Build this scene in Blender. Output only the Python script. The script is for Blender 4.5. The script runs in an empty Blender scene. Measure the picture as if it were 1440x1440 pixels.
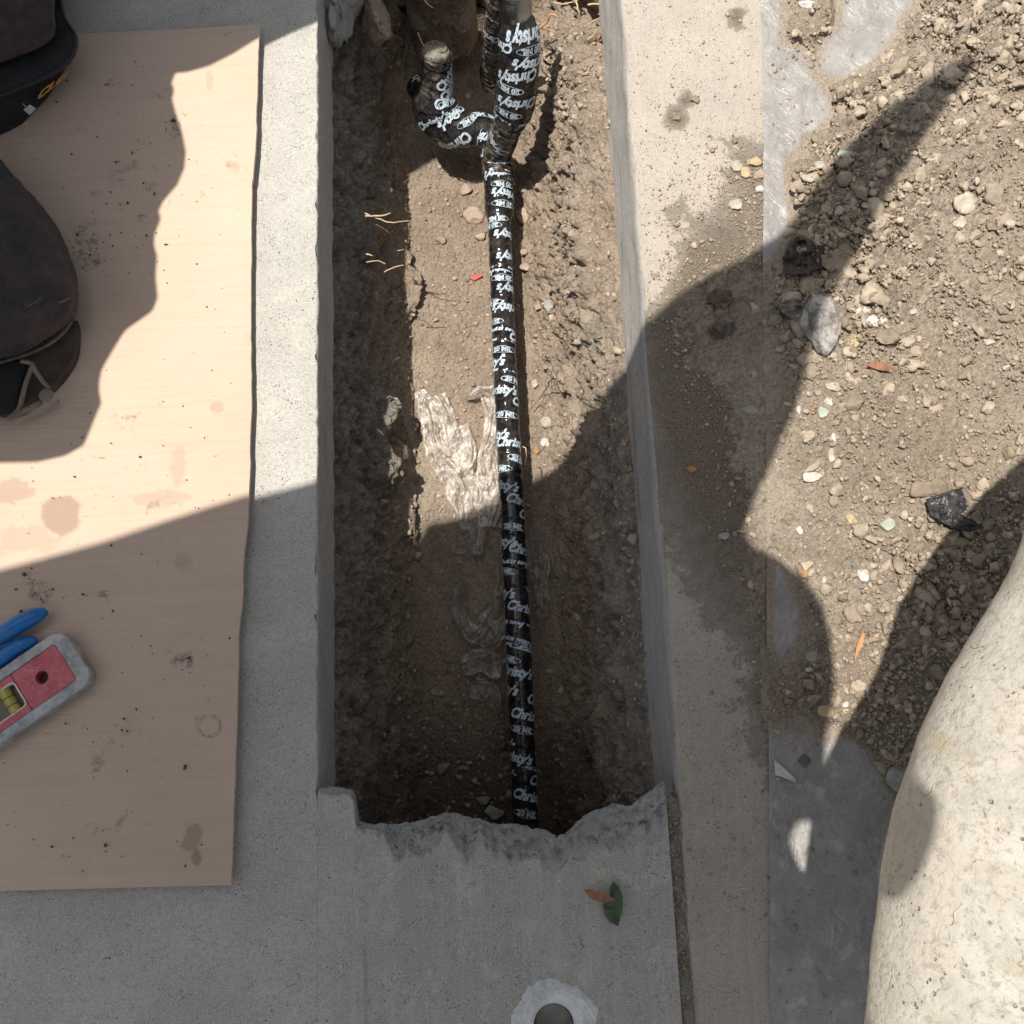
import bpy, bmesh, math, random
import numpy as np
from mathutils import Matrix, Vector
random.seed(7); rng = np.random.default_rng(7)
S = bpy.context.scene; C = S.collection

# ------------------------------------------------------------------ camera
H = 0.90; TH = math.radians(12.5); RO = math.radians(2.4); F = 1440.0
fwd = np.array([0, math.sin(TH), -math.cos(TH)]); up0 = np.array([0, math.cos(TH), math.sin(TH)]); rt0 = np.array([1., 0, 0])
UP = up0*math.cos(RO) + rt0*math.sin(RO); RT = rt0*math.cos(RO) - up0*math.sin(RO)
cam_d = bpy.data.cameras.new('camera'); cam = bpy.data.objects.new('camera', cam_d); C.objects.link(cam)
cam_d.sensor_width = 36; cam_d.lens = 36; cam_d.clip_start = 0.01; cam_d.clip_end = 100
cam.matrix_world = Matrix(((RT[0], UP[0], -fwd[0], 0), (RT[1], UP[1], -fwd[1], 0), (RT[2], UP[2], -fwd[2], H), (0, 0, 0, 1)))
S.camera = cam

def P(px, py, z=0.0):
    """point of the place at height z that is seen at photograph position px, py"""
    d = fwd + RT*(px-720)/F - UP*(py-720)/F
    t = (z-H)/d[2]
    return np.array([d[0]*t, d[1]*t, z])
def W2P(x, y, z=0.0):
    dx, dy, dz = x, y, z-H
    a = dx*RT[0]+dy*RT[1]+dz*RT[2]; b = dx*UP[0]+dy*UP[1]+dz*UP[2]; c = dx*fwd[0]+dy*fwd[1]+dz*fwd[2]
    return 720+F*a/c, 720-F*b/c

# ------------------------------------------------------------------ light
SUN = np.array([0.226, -0.035, -1.0])          # where the light travels
sd = bpy.data.lights.new('sun', 'SUN'); so = bpy.data.objects.new('sun', sd); C.objects.link(so)
sd.energy = 5.0; sd.angle = math.radians(0.53); sd.color = (1.0, 0.93, 0.84)
so.rotation_euler = Vector(SUN).to_track_quat('-Z', 'Y').to_euler()
W = bpy.data.worlds.new('World'); S.world = W; W.use_nodes = True
wn = W.node_tree.nodes; wl = W.node_tree.links; wn.clear()
sky = wn.new('ShaderNodeTexSky'); sky.sky_type = 'NISHITA'; sky.sun_disc = False
sky.dust_density = 3.0; sky.ozone_density = 0.4; sky.air_density = 1.0
sky.sun_elevation = math.atan2(1, math.hypot(SUN[0], SUN[1])); sky.sun_rotation = math.atan2(-SUN[0], -SUN[1])
bg = wn.new('ShaderNodeBackground'); bg.inputs[1].default_value = 0.092
wo = wn.new('ShaderNodeOutputWorld'); hs = wn.new('ShaderNodeHueSaturation'); hs.inputs['Saturation'].default_value = .42; wl.new(sky.outputs[0], hs.inputs['Color']); wl.new(hs.outputs[0], bg.inputs[0]); wl.new(bg.outputs[0], wo.inputs[0])
S.view_settings.view_transform = 'Standard'; S.view_settings.look = 'None'
S.view_settings.exposure = 0.12; S.view_settings.gamma = 1; S.view_settings.use_curve_mapping = False

# ------------------------------------------------------------------ noise
def _h(ix, iy, iz, s):
    n = (ix.astype(np.int64)*374761393 + iy.astype(np.int64)*668265263 + iz.astype(np.int64)*2147483647 + s*1274126177) & 0xffffffff
    n = ((n ^ (n >> 13))*1274126177) & 0xffffffff
    n = ((n ^ (n >> 16))*2246822519) & 0xffffffff
    n = n ^ (n >> 15)
    return (n & 0xffffff)/float(0xffffff)
def vnoise(p, s=0):
    i = np.floor(p); f = p-i; f = f*f*(3-2*f); i = i.astype(np.int64); r = 0
    for a in (0, 1):
        for b in (0, 1):
            for c in (0, 1):
                w = (f[:, 0] if a else 1-f[:, 0])*(f[:, 1] if b else 1-f[:, 1])*(f[:, 2] if c else 1-f[:, 2])
                r = r + w*_h(i[:, 0]+a, i[:, 1]+b, i[:, 2]+c, s)
    return r*2-1
def fbm(p, fr, octv=4, s=0, g=0.5):
    r = 0; a = 1; t = 0
    for k in range(octv):
        r = r + a*vnoise(p*fr*(2**k)+k*17.3, s+k); t += a; a *= g
    return r/t
def worley(p, fr, s=0, planar=True):
    q = p*fr; i = np.floor(q).astype(np.int64); best = np.full(len(q), 9.); sec = np.full(len(q), 9.); cid = np.zeros(len(q))
    for a in (-1, 0, 1):
        for b in (-1, 0, 1):
            for c in ((0,) if planar else (-1, 0, 1)):
                jx, jy, jz = i[:, 0]+a, i[:, 1]+b, i[:, 2]*(0 if planar else 1)+c
                dx = jx+_h(jx, jy, jz, s)-q[:, 0]; dy = jy+_h(jx, jy, jz, s+1)-q[:, 1]
                dz = 0 if planar else jz+_h(jx, jy, jz, s+2)-q[:, 2]
                d = np.sqrt(dx*dx+dy*dy+dz*dz); hid = _h(jx, jy, jz, s+3)
                m = d < best; sec = np.where(m, best, np.minimum(sec, d)); cid = np.where(m, hid, cid); best = np.where(m, d, best)
    return best, sec, cid
def sstep(a, b, x):
    t = np.clip((x-a)/(b-a), 0, 1); return t*t*(3-2*t)
def sdpoly(px, py, poly):
    """signed distance (pixels) to a polygon, positive inside"""
    d = np.full(len(px), 1e9); ins = np.zeros(len(px), bool); n = len(poly)
    for k in range(n):
        x0, y0 = poly[k]; x1, y1 = poly[(k+1) % n]; ex, ey = x1-x0, y1-y0
        t = np.clip(((px-x0)*ex+(py-y0)*ey)/(ex*ex+ey*ey+1e-9), 0, 1)
        d = np.minimum(d, np.hypot(px-x0-t*ex, py-y0-t*ey))
        c = ((y0 > py) != (y1 > py)) & (px < (x1-x0)*(py-y0)/((y1-y0) if y1 != y0 else 1e-9)+x0)
        ins ^= c
    return np.where(ins, d, -d)

# ------------------------------------------------------------------ objects
def mesh(name, v, f, m=None, smooth=True, attrs=None):
    me = bpy.data.meshes.new(name); v = np.asarray(v, dtype=np.float32)
    if isinstance(f, np.ndarray):
        k = f.shape[1]; me.vertices.add(len(v)); me.loops.add(f.size); me.polygons.add(len(f))
        me.vertices.foreach_set('co', v.ravel()); me.loops.foreach_set('vertex_index', f.astype(np.int32).ravel())
        me.polygons.foreach_set('loop_start', np.arange(0, f.size, k, dtype=np.int32))
        me.update(calc_edges=True)
    else:
        me.from_pydata([tuple(map(float, a)) for a in v], [], f)
    if smooth: me.polygons.foreach_set('use_smooth', np.ones(len(me.polygons), bool))
    for k, a in (attrs or {}).items():
        at = me.attributes.new(k, 'FLOAT', 'POINT'); at.data.foreach_set('value', np.asarray(a, dtype=np.float32))
    if m: me.materials.append(m)
    me.update(); return me
def obj(name, me, parent=None, label=None, cat=None, group=None, kind=None):
    o = bpy.data.objects.new(name, me); C.objects.link(o)
    if parent: o.parent = parent
    if label: o['label'] = label
    if cat: o['category'] = cat
    if group: o['group'] = group
    if kind: o['kind'] = kind
    return o
def thing(name, label, cat, loc=(0, 0, 0), group=None):
    o = bpy.data.objects.new(name, None); C.objects.link(o); o.location = loc; o.empty_display_size = .02
    o['label'] = label; o['category'] = cat
    if group: o['group'] = group
    return o
def child(name, me, par, label=None):          # meshes are built in place coordinates; undo the parent's offset
    o = obj(name, me, par, label)
    r = par
    off = Vector((0, 0, 0))
    while r: off += r.location; r = r.parent
    o.location = -off
    return o
def gridf(nu, nv):
    i = np.arange(nu*nv).reshape(nu, nv)
    return np.stack([i[:-1, :-1], i[1:, :-1], i[1:, 1:], i[:-1, 1:]], -1).reshape(-1, 4)

# ------------------------------------------------------------------ materials
class NT:
    def __init__(s, name):
        s.m = bpy.data.materials.new(name); s.m.use_nodes = True; s.t = s.m.node_tree; s.n = s.t.nodes; s.l = s.t.links
        s.b = s.n['Principled BSDF']; s.out = s.n['Material Output']; s.tc = s.n.new('ShaderNodeTexCoord').outputs['Object']
    def put(s, sock, v):
        if isinstance(v, (int, float)): sock.default_value = v
        elif isinstance(v, tuple): sock.default_value = (*v, 1) if len(v) == 3 and sock.type == 'RGBA' else v
        else: s.l.new(v, sock)
    def noise(s, sc, det=4, rough=.6, vec=None, dist=0):
        n = s.n.new('ShaderNodeTexNoise'); s.l.new(vec or s.tc, n.inputs['Vector']); n.inputs['Scale'].default_value = sc
        n.inputs['Detail'].default_value = det; n.inputs['Roughness'].default_value = rough; n.inputs['Distortion'].default_value = dist
        return n.outputs['Fac']
    def vor(s, sc, feat='F1', out='Distance', vec=None, rnd=1):
        n = s.n.new('ShaderNodeTexVoronoi'); s.l.new(vec or s.tc, n.inputs['Vector']); n.inputs['Scale'].default_value = sc; n.feature = feat
        n.inputs['Randomness'].default_value = rnd
        return n.outputs[out]
    def ramp(s, v, a, b, lo=0., hi=1.):
        if not isinstance(hi, (int, float)): return s.math('MULTIPLY', s.ramp(v, a, b), hi)
        n = s.n.new('ShaderNodeMapRange'); n.clamp = True; s.l.new(v, n.inputs[0])
        n.inputs[1].default_value = a; n.inputs[2].default_value = b; n.inputs[3].default_value = lo; n.inputs[4].default_value = hi
        return n.outputs[0]
    def mix(s, f, a, b, bt='MIX'):
        n = s.n.new('ShaderNodeMix'); n.data_type = 'RGBA'; n.blend_type = bt
        s.put(n.inputs[0], f); s.put(n.inputs[6], a); s.put(n.inputs[7], b); return n.outputs[2]
    def math(s, op, a, b=0.):
        n = s.n.new('ShaderNodeMath'); n.operation = op; s.put(n.inputs[0], a); s.put(n.inputs[1], b); return n.outputs[0]
    def attr(s, name, out='Fac'):
        n = s.n.new('ShaderNodeAttribute'); n.attribute_name = name; return n.outputs[out]
    def scaled(s, x, y, z, rot=(0, 0, 0)):
        n = s.n.new('ShaderNodeMapping'); s.l.new(s.tc, n.inputs[0]); n.inputs['Scale'].default_value = (x, y, z); n.inputs['Rotation'].default_value = rot
        return n.outputs[0]
    def bump(s, h, dist, st=1.0, prev=None):
        n = s.n.new('ShaderNodeBump'); s.put(n.inputs['Height'], h); n.inputs['Distance'].default_value = dist; n.inputs['Strength'].default_value = st
        if prev: s.l.new(prev, n.inputs['Normal'])
        return n.outputs[0]
    def fin(s, col, rough=.9, nrm=None, **k):
        s.put(s.b.inputs['Base Color'], col); s.put(s.b.inputs['Roughness'], rough)
        if nrm: s.l.new(nrm, s.b.inputs['Normal'])
        for a, v in k.items(): s.put(s.b.inputs[a.replace('_', ' ')], v)
        return s.m

def concrete(name, base, dark, speck=.35, streak=False, dust=False, stain=.3, grime=False):
    t = NT(name)
    cool = (base[0]*.74, base[1]*.77, base[2]*.86); warm = (min(1, base[0]*1.16), base[1]*1.1, base[2]*1.02)
    c = t.mix(t.ramp(t.noise(9, 6, .65), .38, .64), base, tuple(a*.80 for a in base))
    c = t.mix(t.ramp(t.noise(38, 6, .75), .50, .68, 0, stain), c, dark); ST0 = stain
    c = t.mix(t.ramp(t.noise(15, 7, .75, None, .6), .50, .62, 0, ST0*1.1), c, (min(1, base[0]*1.28), min(1, base[1]*1.25), min(1, base[2]*1.2)))
    c = t.mix(t.ramp(t.noise(11, 6, .7, t.scaled(1, .5, 1, (0, 0, .3))), .52, .66, 0, stain), c, tuple(a*.72 for a in base))
    if grime:
        gr = t.attr('grime'); c = t.mix(gr, c, tuple(a*.76 for a in base)); stain = t.ramp(gr, 0, 1, stain*.6, min(1, stain*1.7))
    c = t.mix(t.ramp(t.noise(13, 8, .75, None, 1.0), .50, .60, 0, stain), c, cool)
    c = t.mix(t.ramp(t.noise(22, 8, .78, None, .5), .53, .60, 0, stain), c, warm)
    c = t.mix(t.ramp(t.noise(85, 7, .8), .54, .64, 0, stain), c, dark)
    c = t.mix(t.ramp(t.noise(230, 5, .85), .46, .62, 0, .65), c, tuple(a*.62 for a in base))
    c = t.mix(t.ramp(t.noise(640, 3, .8), .52, .64, 0, .7), c, tuple(min(1, a*1.38) for a in base))
    c = t.mix(t.ramp(t.noise(900, 2, .8, None), .56, .66, 0, .6), c, tuple(a*.5 for a in base))
    if streak:
        v = t.scaled(1, .10, 1)
        c = t.mix(t.ramp(t.noise(420, 6, .8, v), .46, .66, 0, .30), c, tuple(a*.66 for a in base))
        c = t.mix(t.ramp(t.noise(200, 6, .8, v), .52, .68, 0, .28), c, tuple(min(1, a*1.3) for a in base))
        c = t.mix(t.math('MULTIPLY', t.ramp(t.noise(70, 2, .4, t.scaled(1, .012, 1)), .665, .685, 0, .6), t.ramp(t.noise(9, 2), .5, .6)), c, tuple(a*.45 for a in base))
        c = t.mix(t.ramp(t.noise(60, 5, .7, t.scaled(1, .05, 1, (0, 0, .03))), .50, .64, 0, .28), c, warm)
        c = t.mix(t.ramp(t.noise(95, 5, .75, t.scaled(1, .04, 1, (0, 0, -.02))), .53, .64, 0, .30), c, cool)
        sp = t.math('MULTIPLY', t.ramp(t.noise(75, 6, .8), .62, .68), t.ramp(t.noise(12, 2), .48, .6))
        c = t.mix(t.math('MULTIPLY', sp, .75), c, (.07, .065, .06))
    wob = t.math('MULTIPLY', t.math('SUBTRACT', t.noise(520, 2), .5), .28)
    pit = t.math('MULTIPLY', t.ramp(t.math('ADD', t.vor(420), wob), .12, .22, 1, 0), t.ramp(t.noise(60, 3), .47, .58))
    pit2 = t.math('MULTIPLY', t.ramp(t.math('ADD', t.vor(120), wob), .06, .12, 1, 0), t.ramp(t.noise(31, 3), .54, .62))
    pits = t.math('MAXIMUM', pit, pit2)
    c = t.mix(t.math('MULTIPLY', pits, speck*1.5), c, tuple(a*.30 for a in dark))
    h = t.math('ADD', t.math('MULTIPLY', t.noise(300, 6, .8), 1.0), t.math('MULTIPLY', pits, -.9))
    if dust:
        d = t.attr('dust')
        dn = t.ramp(t.math('ADD', d, t.math('MULTIPLY', t.math('SUBTRACT', t.noise(70, 9, .85), .5), 1.9)), .28, .92)
        dc = t.mix(t.ramp(t.noise(420, 4, .85), .38, .62), (.13, .10, .075), (.40, .32, .24))
        dc = t.mix(t.ramp(t.noise(800, 2, .8), .58, .66), dc, (.58, .51, .42))
        dd = t.ramp(d, 0, 1, 0, .5)
        c = t.mix(dd, c, (.40, .30, .225)); c = t.mix(.22, c, (.48, .385, .30))
        c = t.mix(t.math('MULTIPLY', dn, .85), c, dc)
        h = t.math('ADD', h, t.math('MULTIPLY', t.math('MULTIPLY', t.noise(500, 4, .85), dn), 3.))
    return t.fin(c, .88, t.bump(h, .0014, 1.0))
M = {}
M['conc_left'] = concrete('worn_concrete', (.56, .545, .50), (.33, .315, .29), .55, grime=True)
M['conc_front'] = concrete('stained_concrete', (.56, .545, .50), (.25, .24, .22), .5, streak=True, stain=.42, grime=True)
M['conc_right'] = concrete('dusty_concrete', (.50, .475, .42), (.27, .25, .215), .45, dust=True, streak=True)
M['conc_cut'] = concrete('cut_concrete', (.50, .485, .455), (.24, .23, .215), .2, streak=True)
M['conc_rough'] = concrete('broken_concrete', (.44, .445, .425), (.2, .2, .19), .3, stain=.6)
def soil(name, a=(.33, .262, .20), b=(.60, .495, .39), wet=False):
    t = NT(name)
    c = t.mix(t.ramp(t.noise(24, 6, .65), .35, .65), a, b)
    c = t.mix(t.ramp(t.noise(6, 4), .4, .65, 0, .5), c, (.38, .275, .19))
    c = t.mix(t.ramp(t.noise(300, 6, .85), .44, .60, 0, .6), c, tuple(x*.42 for x in a))
    c = t.mix(t.ramp(t.noise(240, 6, .85), .52, .64, 0, .75), c, (.50, .40, .30))
    # grit grains: tiny pale and orange specks
    g = t.math('MULTIPLY', t.ramp(t.vor(480), .16, .26, 1, 0), t.ramp(t.vor(480, out='Color'), .6, .72))
    c = t.mix(g, c, (.56, .49, .40))
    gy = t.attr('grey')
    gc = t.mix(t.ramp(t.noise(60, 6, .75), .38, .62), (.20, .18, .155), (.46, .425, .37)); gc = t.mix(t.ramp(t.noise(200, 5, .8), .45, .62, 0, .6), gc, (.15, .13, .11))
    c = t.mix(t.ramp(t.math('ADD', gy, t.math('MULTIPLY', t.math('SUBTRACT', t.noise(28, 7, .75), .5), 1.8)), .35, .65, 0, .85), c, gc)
    tn = t.attr('shade_tone')
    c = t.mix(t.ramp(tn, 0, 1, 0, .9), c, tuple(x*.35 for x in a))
    h = t.math('ADD', t.noise(300, 6, .8), t.math('MULTIPLY', t.vor(240), -.7))
    h = t.math('ADD', h, t.math('MULTIPLY', t.noise(90, 5, .7), 1.6))
    return t.fin(c, .95, t.bump(h, .0036, 1.0))
M['soil'] = soil('trench_soil')
M['spoil'] = soil('dug_soil', (.40, .34, .265), (.63, .55, .445))
def clodmat():
    t = NT('clods'); k = t.attr('kind_mix'); b = t.attr('bright')
    s = t.mix(t.ramp(t.noise(120, 5, .7), .35, .65), (.37, .31, .24), (.60, .52, .42))
    s = t.mix(t.ramp(t.noise(420, 4, .8), .5, .68, 0, .6), s, (.46, .38, .30))
    g = t.mix(t.ramp(t.noise(200, 4, .7), .35, .65), (.34, .31, .26), (.50, .46, .39))
    o = (.42, .24, .11)
    c = t.mix(t.ramp(k, .80, .84), s, g)
    c = t.mix(t.ramp(k, .965, .97), c, o)
    c = t.mix(1.0, c, t.mix(b, (.60, .58, .55), (1.08, 1.06, 1.03)), 'MULTIPLY')
    return t.fin(c, .92, t.bump(t.noise(500, 5, .8), .0015, .8))
M['clods'] = clodmat()
def flat(name, col, rough=.5, var=.15, bscale=300, bd=.0005, **k):
    t = NT(name)
    c = t.mix(t.ramp(t.noise(60, 5, .7), .35, .65), tuple(x*(1-var) for x in col), tuple(min(1, x*(1+var)) for x in col))
    return t.fin(c, rough, t.bump(t.noise(bscale, 5, .7), bd, .6), **k)

# ------------------------------------------------------------------ polylines
def poly_resample(pts, n, closed=False):
    p = np.array(pts, float)
    if closed: p = np.vstack([p, p[:1]])
    d = np.r_[0, np.cumsum(np.linalg.norm(np.diff(p, axis=0), axis=1))]
    t = np.linspace(0, d[-1], n+1)[:-1] if closed else np.linspace(0, d[-1], n)
    return np.stack([np.interp(t, d, p[:, k]) for k in range(p.shape[1])], 1)
def smooth_path(pts, n):
    """Catmull-Rom through points (any columns)"""
    p = np.array(pts, float); q = np.vstack([2*p[0]-p[1], p, 2*p[-1]-p[-2]]); out = []
    m = 12
    for i in range(len(p)-1):
        a, b, c, d = q[i:i+4]
        for t in np.linspace(0, 1, m, endpoint=False):
            out.append(.5*((2*b)+(-a+c)*t+(2*a-5*b+4*c-d)*t*t+(-a+3*b-3*c+d)*t**3))
    out.append(p[-1]); return poly_resample(out, n)

# ================================================================== SETTING
Ye = P(600, 50, -.27)[1]                    # far end wall of the trench (at its floor)
XL = P(447, 700)[0]                         # left cut edge of the slab
XR0 = P(926, 722)[0]; XR1 = P(892, 722, -.083)[0]
Yb = P(700, 1165)[1]                        # near, broken edge

# ---- left pavement: top sheet with a cut face down to -0.083
def left_pave():
    ys = np.r_[-3, -1, np.arange(-.6, 1.05, .004), 1.5, 3]
    xs = np.r_[-3, -1.2, np.arange(-.7, XL-.02, .012), np.arange(XL-.02, XL-.0011, .002), XL-.001]
    prof = [(x, 0.) for x in xs]+[(XL, -.0012)]+[(XL+.0006, z) for z in np.arange(-.006, -.0851, -.005)]
    prof = np.array(prof); n = len(prof)
    v = np.zeros((len(ys), n, 3)); v[..., 0] = prof[:, 0]; v[..., 2] = prof[:, 1]; v[..., 1] = ys[:, None]
    p = v.reshape(-1, 3).copy(); side = p[:, 0] > XL-.0011
    j = fbm(np.c_[p[:, 0]*0, p[:, 1], p[:, 2]], 110, 5, 3)*.0018+fbm(np.c_[p[:, 0]*0, p[:, 1], p[:, 2]*0], 14, 2, 5)*.0005
    chip = sstep(.48, .62, vnoise(np.c_[p[:, 1]*70, p[:, 0]*0, p[:, 0]*0+3], 11))*.003
    opn = p[:, 1] > Yb+.028; p[side & ~opn & (p[:, 2] > -.002), 2] = 0
    side &= opn
    p[:, 0] += np.where(side, j-.0005, 0); p[:, 0] -= np.where(side & (p[:, 2] > -.002), np.minimum(chip, .0008), 0)
    nz = len(ys)
    return p, gridf(nz, n)[:, ::-1], n
p, f, n = left_pave()
me = mesh('left_pavement', p, f, M['conc_left'], smooth=False, attrs={'grime': .25*sstep(-.05, 0, p[:, 0]-XL+.02*fbm(p, 16, 3, 5))*sstep(Yb, Yb-.06, p[:, 1])}); me.materials.append(M['conc_cut'])
mi = np.zeros(len(f), np.int32); zz = p[f].mean(1)[:, 2]; mi[zz < -.003] = 1
me.polygons.foreach_set('material_index', mi)
obj('left_pavement', me, kind='structure')

# ---- right pavement: a formed slab with a worn, slightly raked edge
def right_pave():
    ys = np.r_[-3, -1, np.arange(-.55, 1.05, .004), 1.5, 3]
    xs = np.r_[np.arange(XR0+.003, XR0+.30, .004), XR0+.4, 1, 3]
    w = XR0-XR1
    side = [(XR1+w*t-.0, -.083+.083*t) for t in np.linspace(0, .80, 16)]
    rnd = [(XR0-w*.2+ (w*.2+.003)*(1-math.cos(a)), -.0166*(1-math.sin(a))) for a in np.linspace(.1, math.pi/2, 8)]
    prof = np.array(side+rnd+[(x, 0.) for x in xs]); n = len(prof)
    v = np.zeros((len(ys), n, 3)); v[..., 0] = prof[:, 0]; v[..., 2] = prof[:, 1]; v[..., 1] = ys[:, None]
    p = v.reshape(-1, 3).copy(); s = p[:, 0] < XR0+.002
    j = fbm(np.c_[p[:, 0]*0, p[:, 1]*.35, p[:, 2]], 90, 4, 23)*.0016
    e = vnoise(np.c_[p[:, 1]*22, p[:, 0]*0, p[:, 0]*0], 8)*.0007
    p[:, 0] += np.where(s, j+e, 0)
    px, py = W2P(p[:, 0], p[:, 1], 0)
    n1 = fbm(p, 14, 4, 31)*70
    D1 = [(1100, 130), (1010, 190), (960, 300), (935, 420), (905, 470), (925, 640), (960, 760), (985, 850), (1040, 950), (1075, 1040), (1085, 1200), (1130, 1200), (1130, 130)]
    d = sstep(-40, 60, sdpoly(px+n1, py+n1, D1))
    hot = np.exp(-((px-1010)**2/9000+(py-560)**2/30000))+.8*np.exp(-((px-985)**2/3000+(py-440)**2/5000))
    dust = np.clip(d*.62+hot*.6, 0, 1.1)
    spot = (.55+1.1*fbm(p, 130, 3, 77))*(1.)*np.exp(-((px-1040)**2+(py-25)**2)/300)+np.exp(-((px-950)**2+(py-165)**2)/250)+.8*np.exp(-((px-965)**2+(py-140)**2)/120)
    dust = dust+spot
    # strip at the foot of the slab in front, grit in the joint
    dust = np.where((p[:, 2] < -.01), .0, dust)
    return p, gridf(len(ys), n)[:, ::-1], dust
p, f, dust = right_pave()
me = mesh('right_pavement', p, f, M['conc_right'], attrs={'dust': dust}); me.materials.append(M['conc_cut'])
mi = np.zeros(len(f), np.int32); zz = p[f].mean(1)[:, 2]; mi[zz < -.0012] = 1
me.polygons.foreach_set('material_index', mi)
obj('right_pavement', me, kind='structure')

# ---- front pavement with the broken edge and a hole for the drain
EDGE = [(440, 1100), (449, 1103), (462, 1105), (478, 1110), (492, 1113), (500, 1124), (497, 1138), (496, 1154), (512, 1158), (548, 1160), (575, 1156), (600, 1150),
        (625, 1143), (648, 1147), (672, 1149), (700, 1156), (735, 1160), (752, 1166), (768, 1170), (783, 1176), (796, 1170), (808, 1158),
        (824, 1148), (848, 1136), (866, 1129), (884, 1131), (900, 1121), (916, 1110), (930, 1099), (942, 1096)]
EW = np.array([P(a, b, -.004)[:2] for a, b in EDGE])
DR = P(779, 1442)[:2]; DRI = .0158; DRO = .034
def front_pave():
    xr = XR1+.001
    xs = np.arange(XL, xr, .0018); ye = np.interp(xs, EW[:, 0], EW[:, 1])
    sp = .016+.018*np.abs(vnoise(np.c_[xs*38, xs*0, xs*0], 4))+.010*vnoise(np.c_[xs*90, xs*0, xs*0], 6)+.004*vnoise(np.c_[xs*300, xs*0, xs*0], 6)+.014*sstep(.03, .09, xs)
    sp *= 1-.75*sstep(-.10, -.13, xs)
    ts = []  # rows: underside, face, spalled band, top
    rows = []
    for t in np.linspace(0, 1, 22): rows.append(('face', t))
    for t in np.linspace(0.04, 1, 24): rows.append(('spall', t))
    yy = list(np.arange(.0022, .30, .0026))+[.6, 3.]
    for t in yy: rows.append(('top', t))
    V = np.zeros((len(rows), len(xs), 3)); br = np.zeros((len(rows), len(xs)))
    for i, (k, t) in enumerate(rows):
        V[i, :, 0] = xs
        if k == 'face':
            V[i, :, 1] = ye-(.05*(1-t)**.8)-.0005; V[i, :, 2] = -.085+t*.072; br[i] = 1
        elif k == 'spall':
            V[i, :, 1] = ye-sp*t; V[i, :, 2] = -.013*(1-t)**1.35; br[i] = 1-.6*t**4
        else:
            V[i, :, 1] = ye-sp-t; V[i, :, 2] = 0; br[i] = max(0, .3-t*40)
    p = V.reshape(-1, 3); b = br.reshape(-1)
    rough = np.clip(b*1.2, 0, 1)
    dz = -np.abs(fbm(p, 42, 5, 41, .65))*.020+.004+fbm(p, 190, 4, 44, .7)*.0042+(fbm(p, 20, 2, 46))*.005
    p[:, 2] += dz*rough; p[:, 1] += fbm(p, 55, 4, 51, .6)*.006*rough*(b > .5)
    p[:, 2] = np.where(b < .9, np.minimum(p[:, 2], .0), p[:, 2])
    # crushed cement lumps (sides near the corners of the break)
    f = gridf(len(rows), len(xs)); cc = p[f].mean(1)
    keep = np.hypot(cc[:, 0]-DR[0], cc[:, 1]-DR[1]) > .024
    return p, f[keep], b
p, f, b = front_pave()
me = mesh('front_pavement', p, f, M['conc_front'], attrs={'b': b, 'grime': .25+.7*sstep(0, .10, p[:, 0]-XL+.03*fbm(p, 16, 3, 5)*sstep(0, .02, p[:, 0]-XL))}); me.materials.append(M['conc_rough'])
mi = (b[f].mean(1) > .25).astype(np.int32); me.polygons.foreach_set('material_index', mi)
obj('front_pavement', me, kind='structure')
# strip of ground under the joint
gv = [(XR1-.02, -3, -.024), (XR0+.02, -3, -.024), (XR0+.02, Yb+.05, -.024), (XR1-.02, Yb+.05, -.024)]

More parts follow.
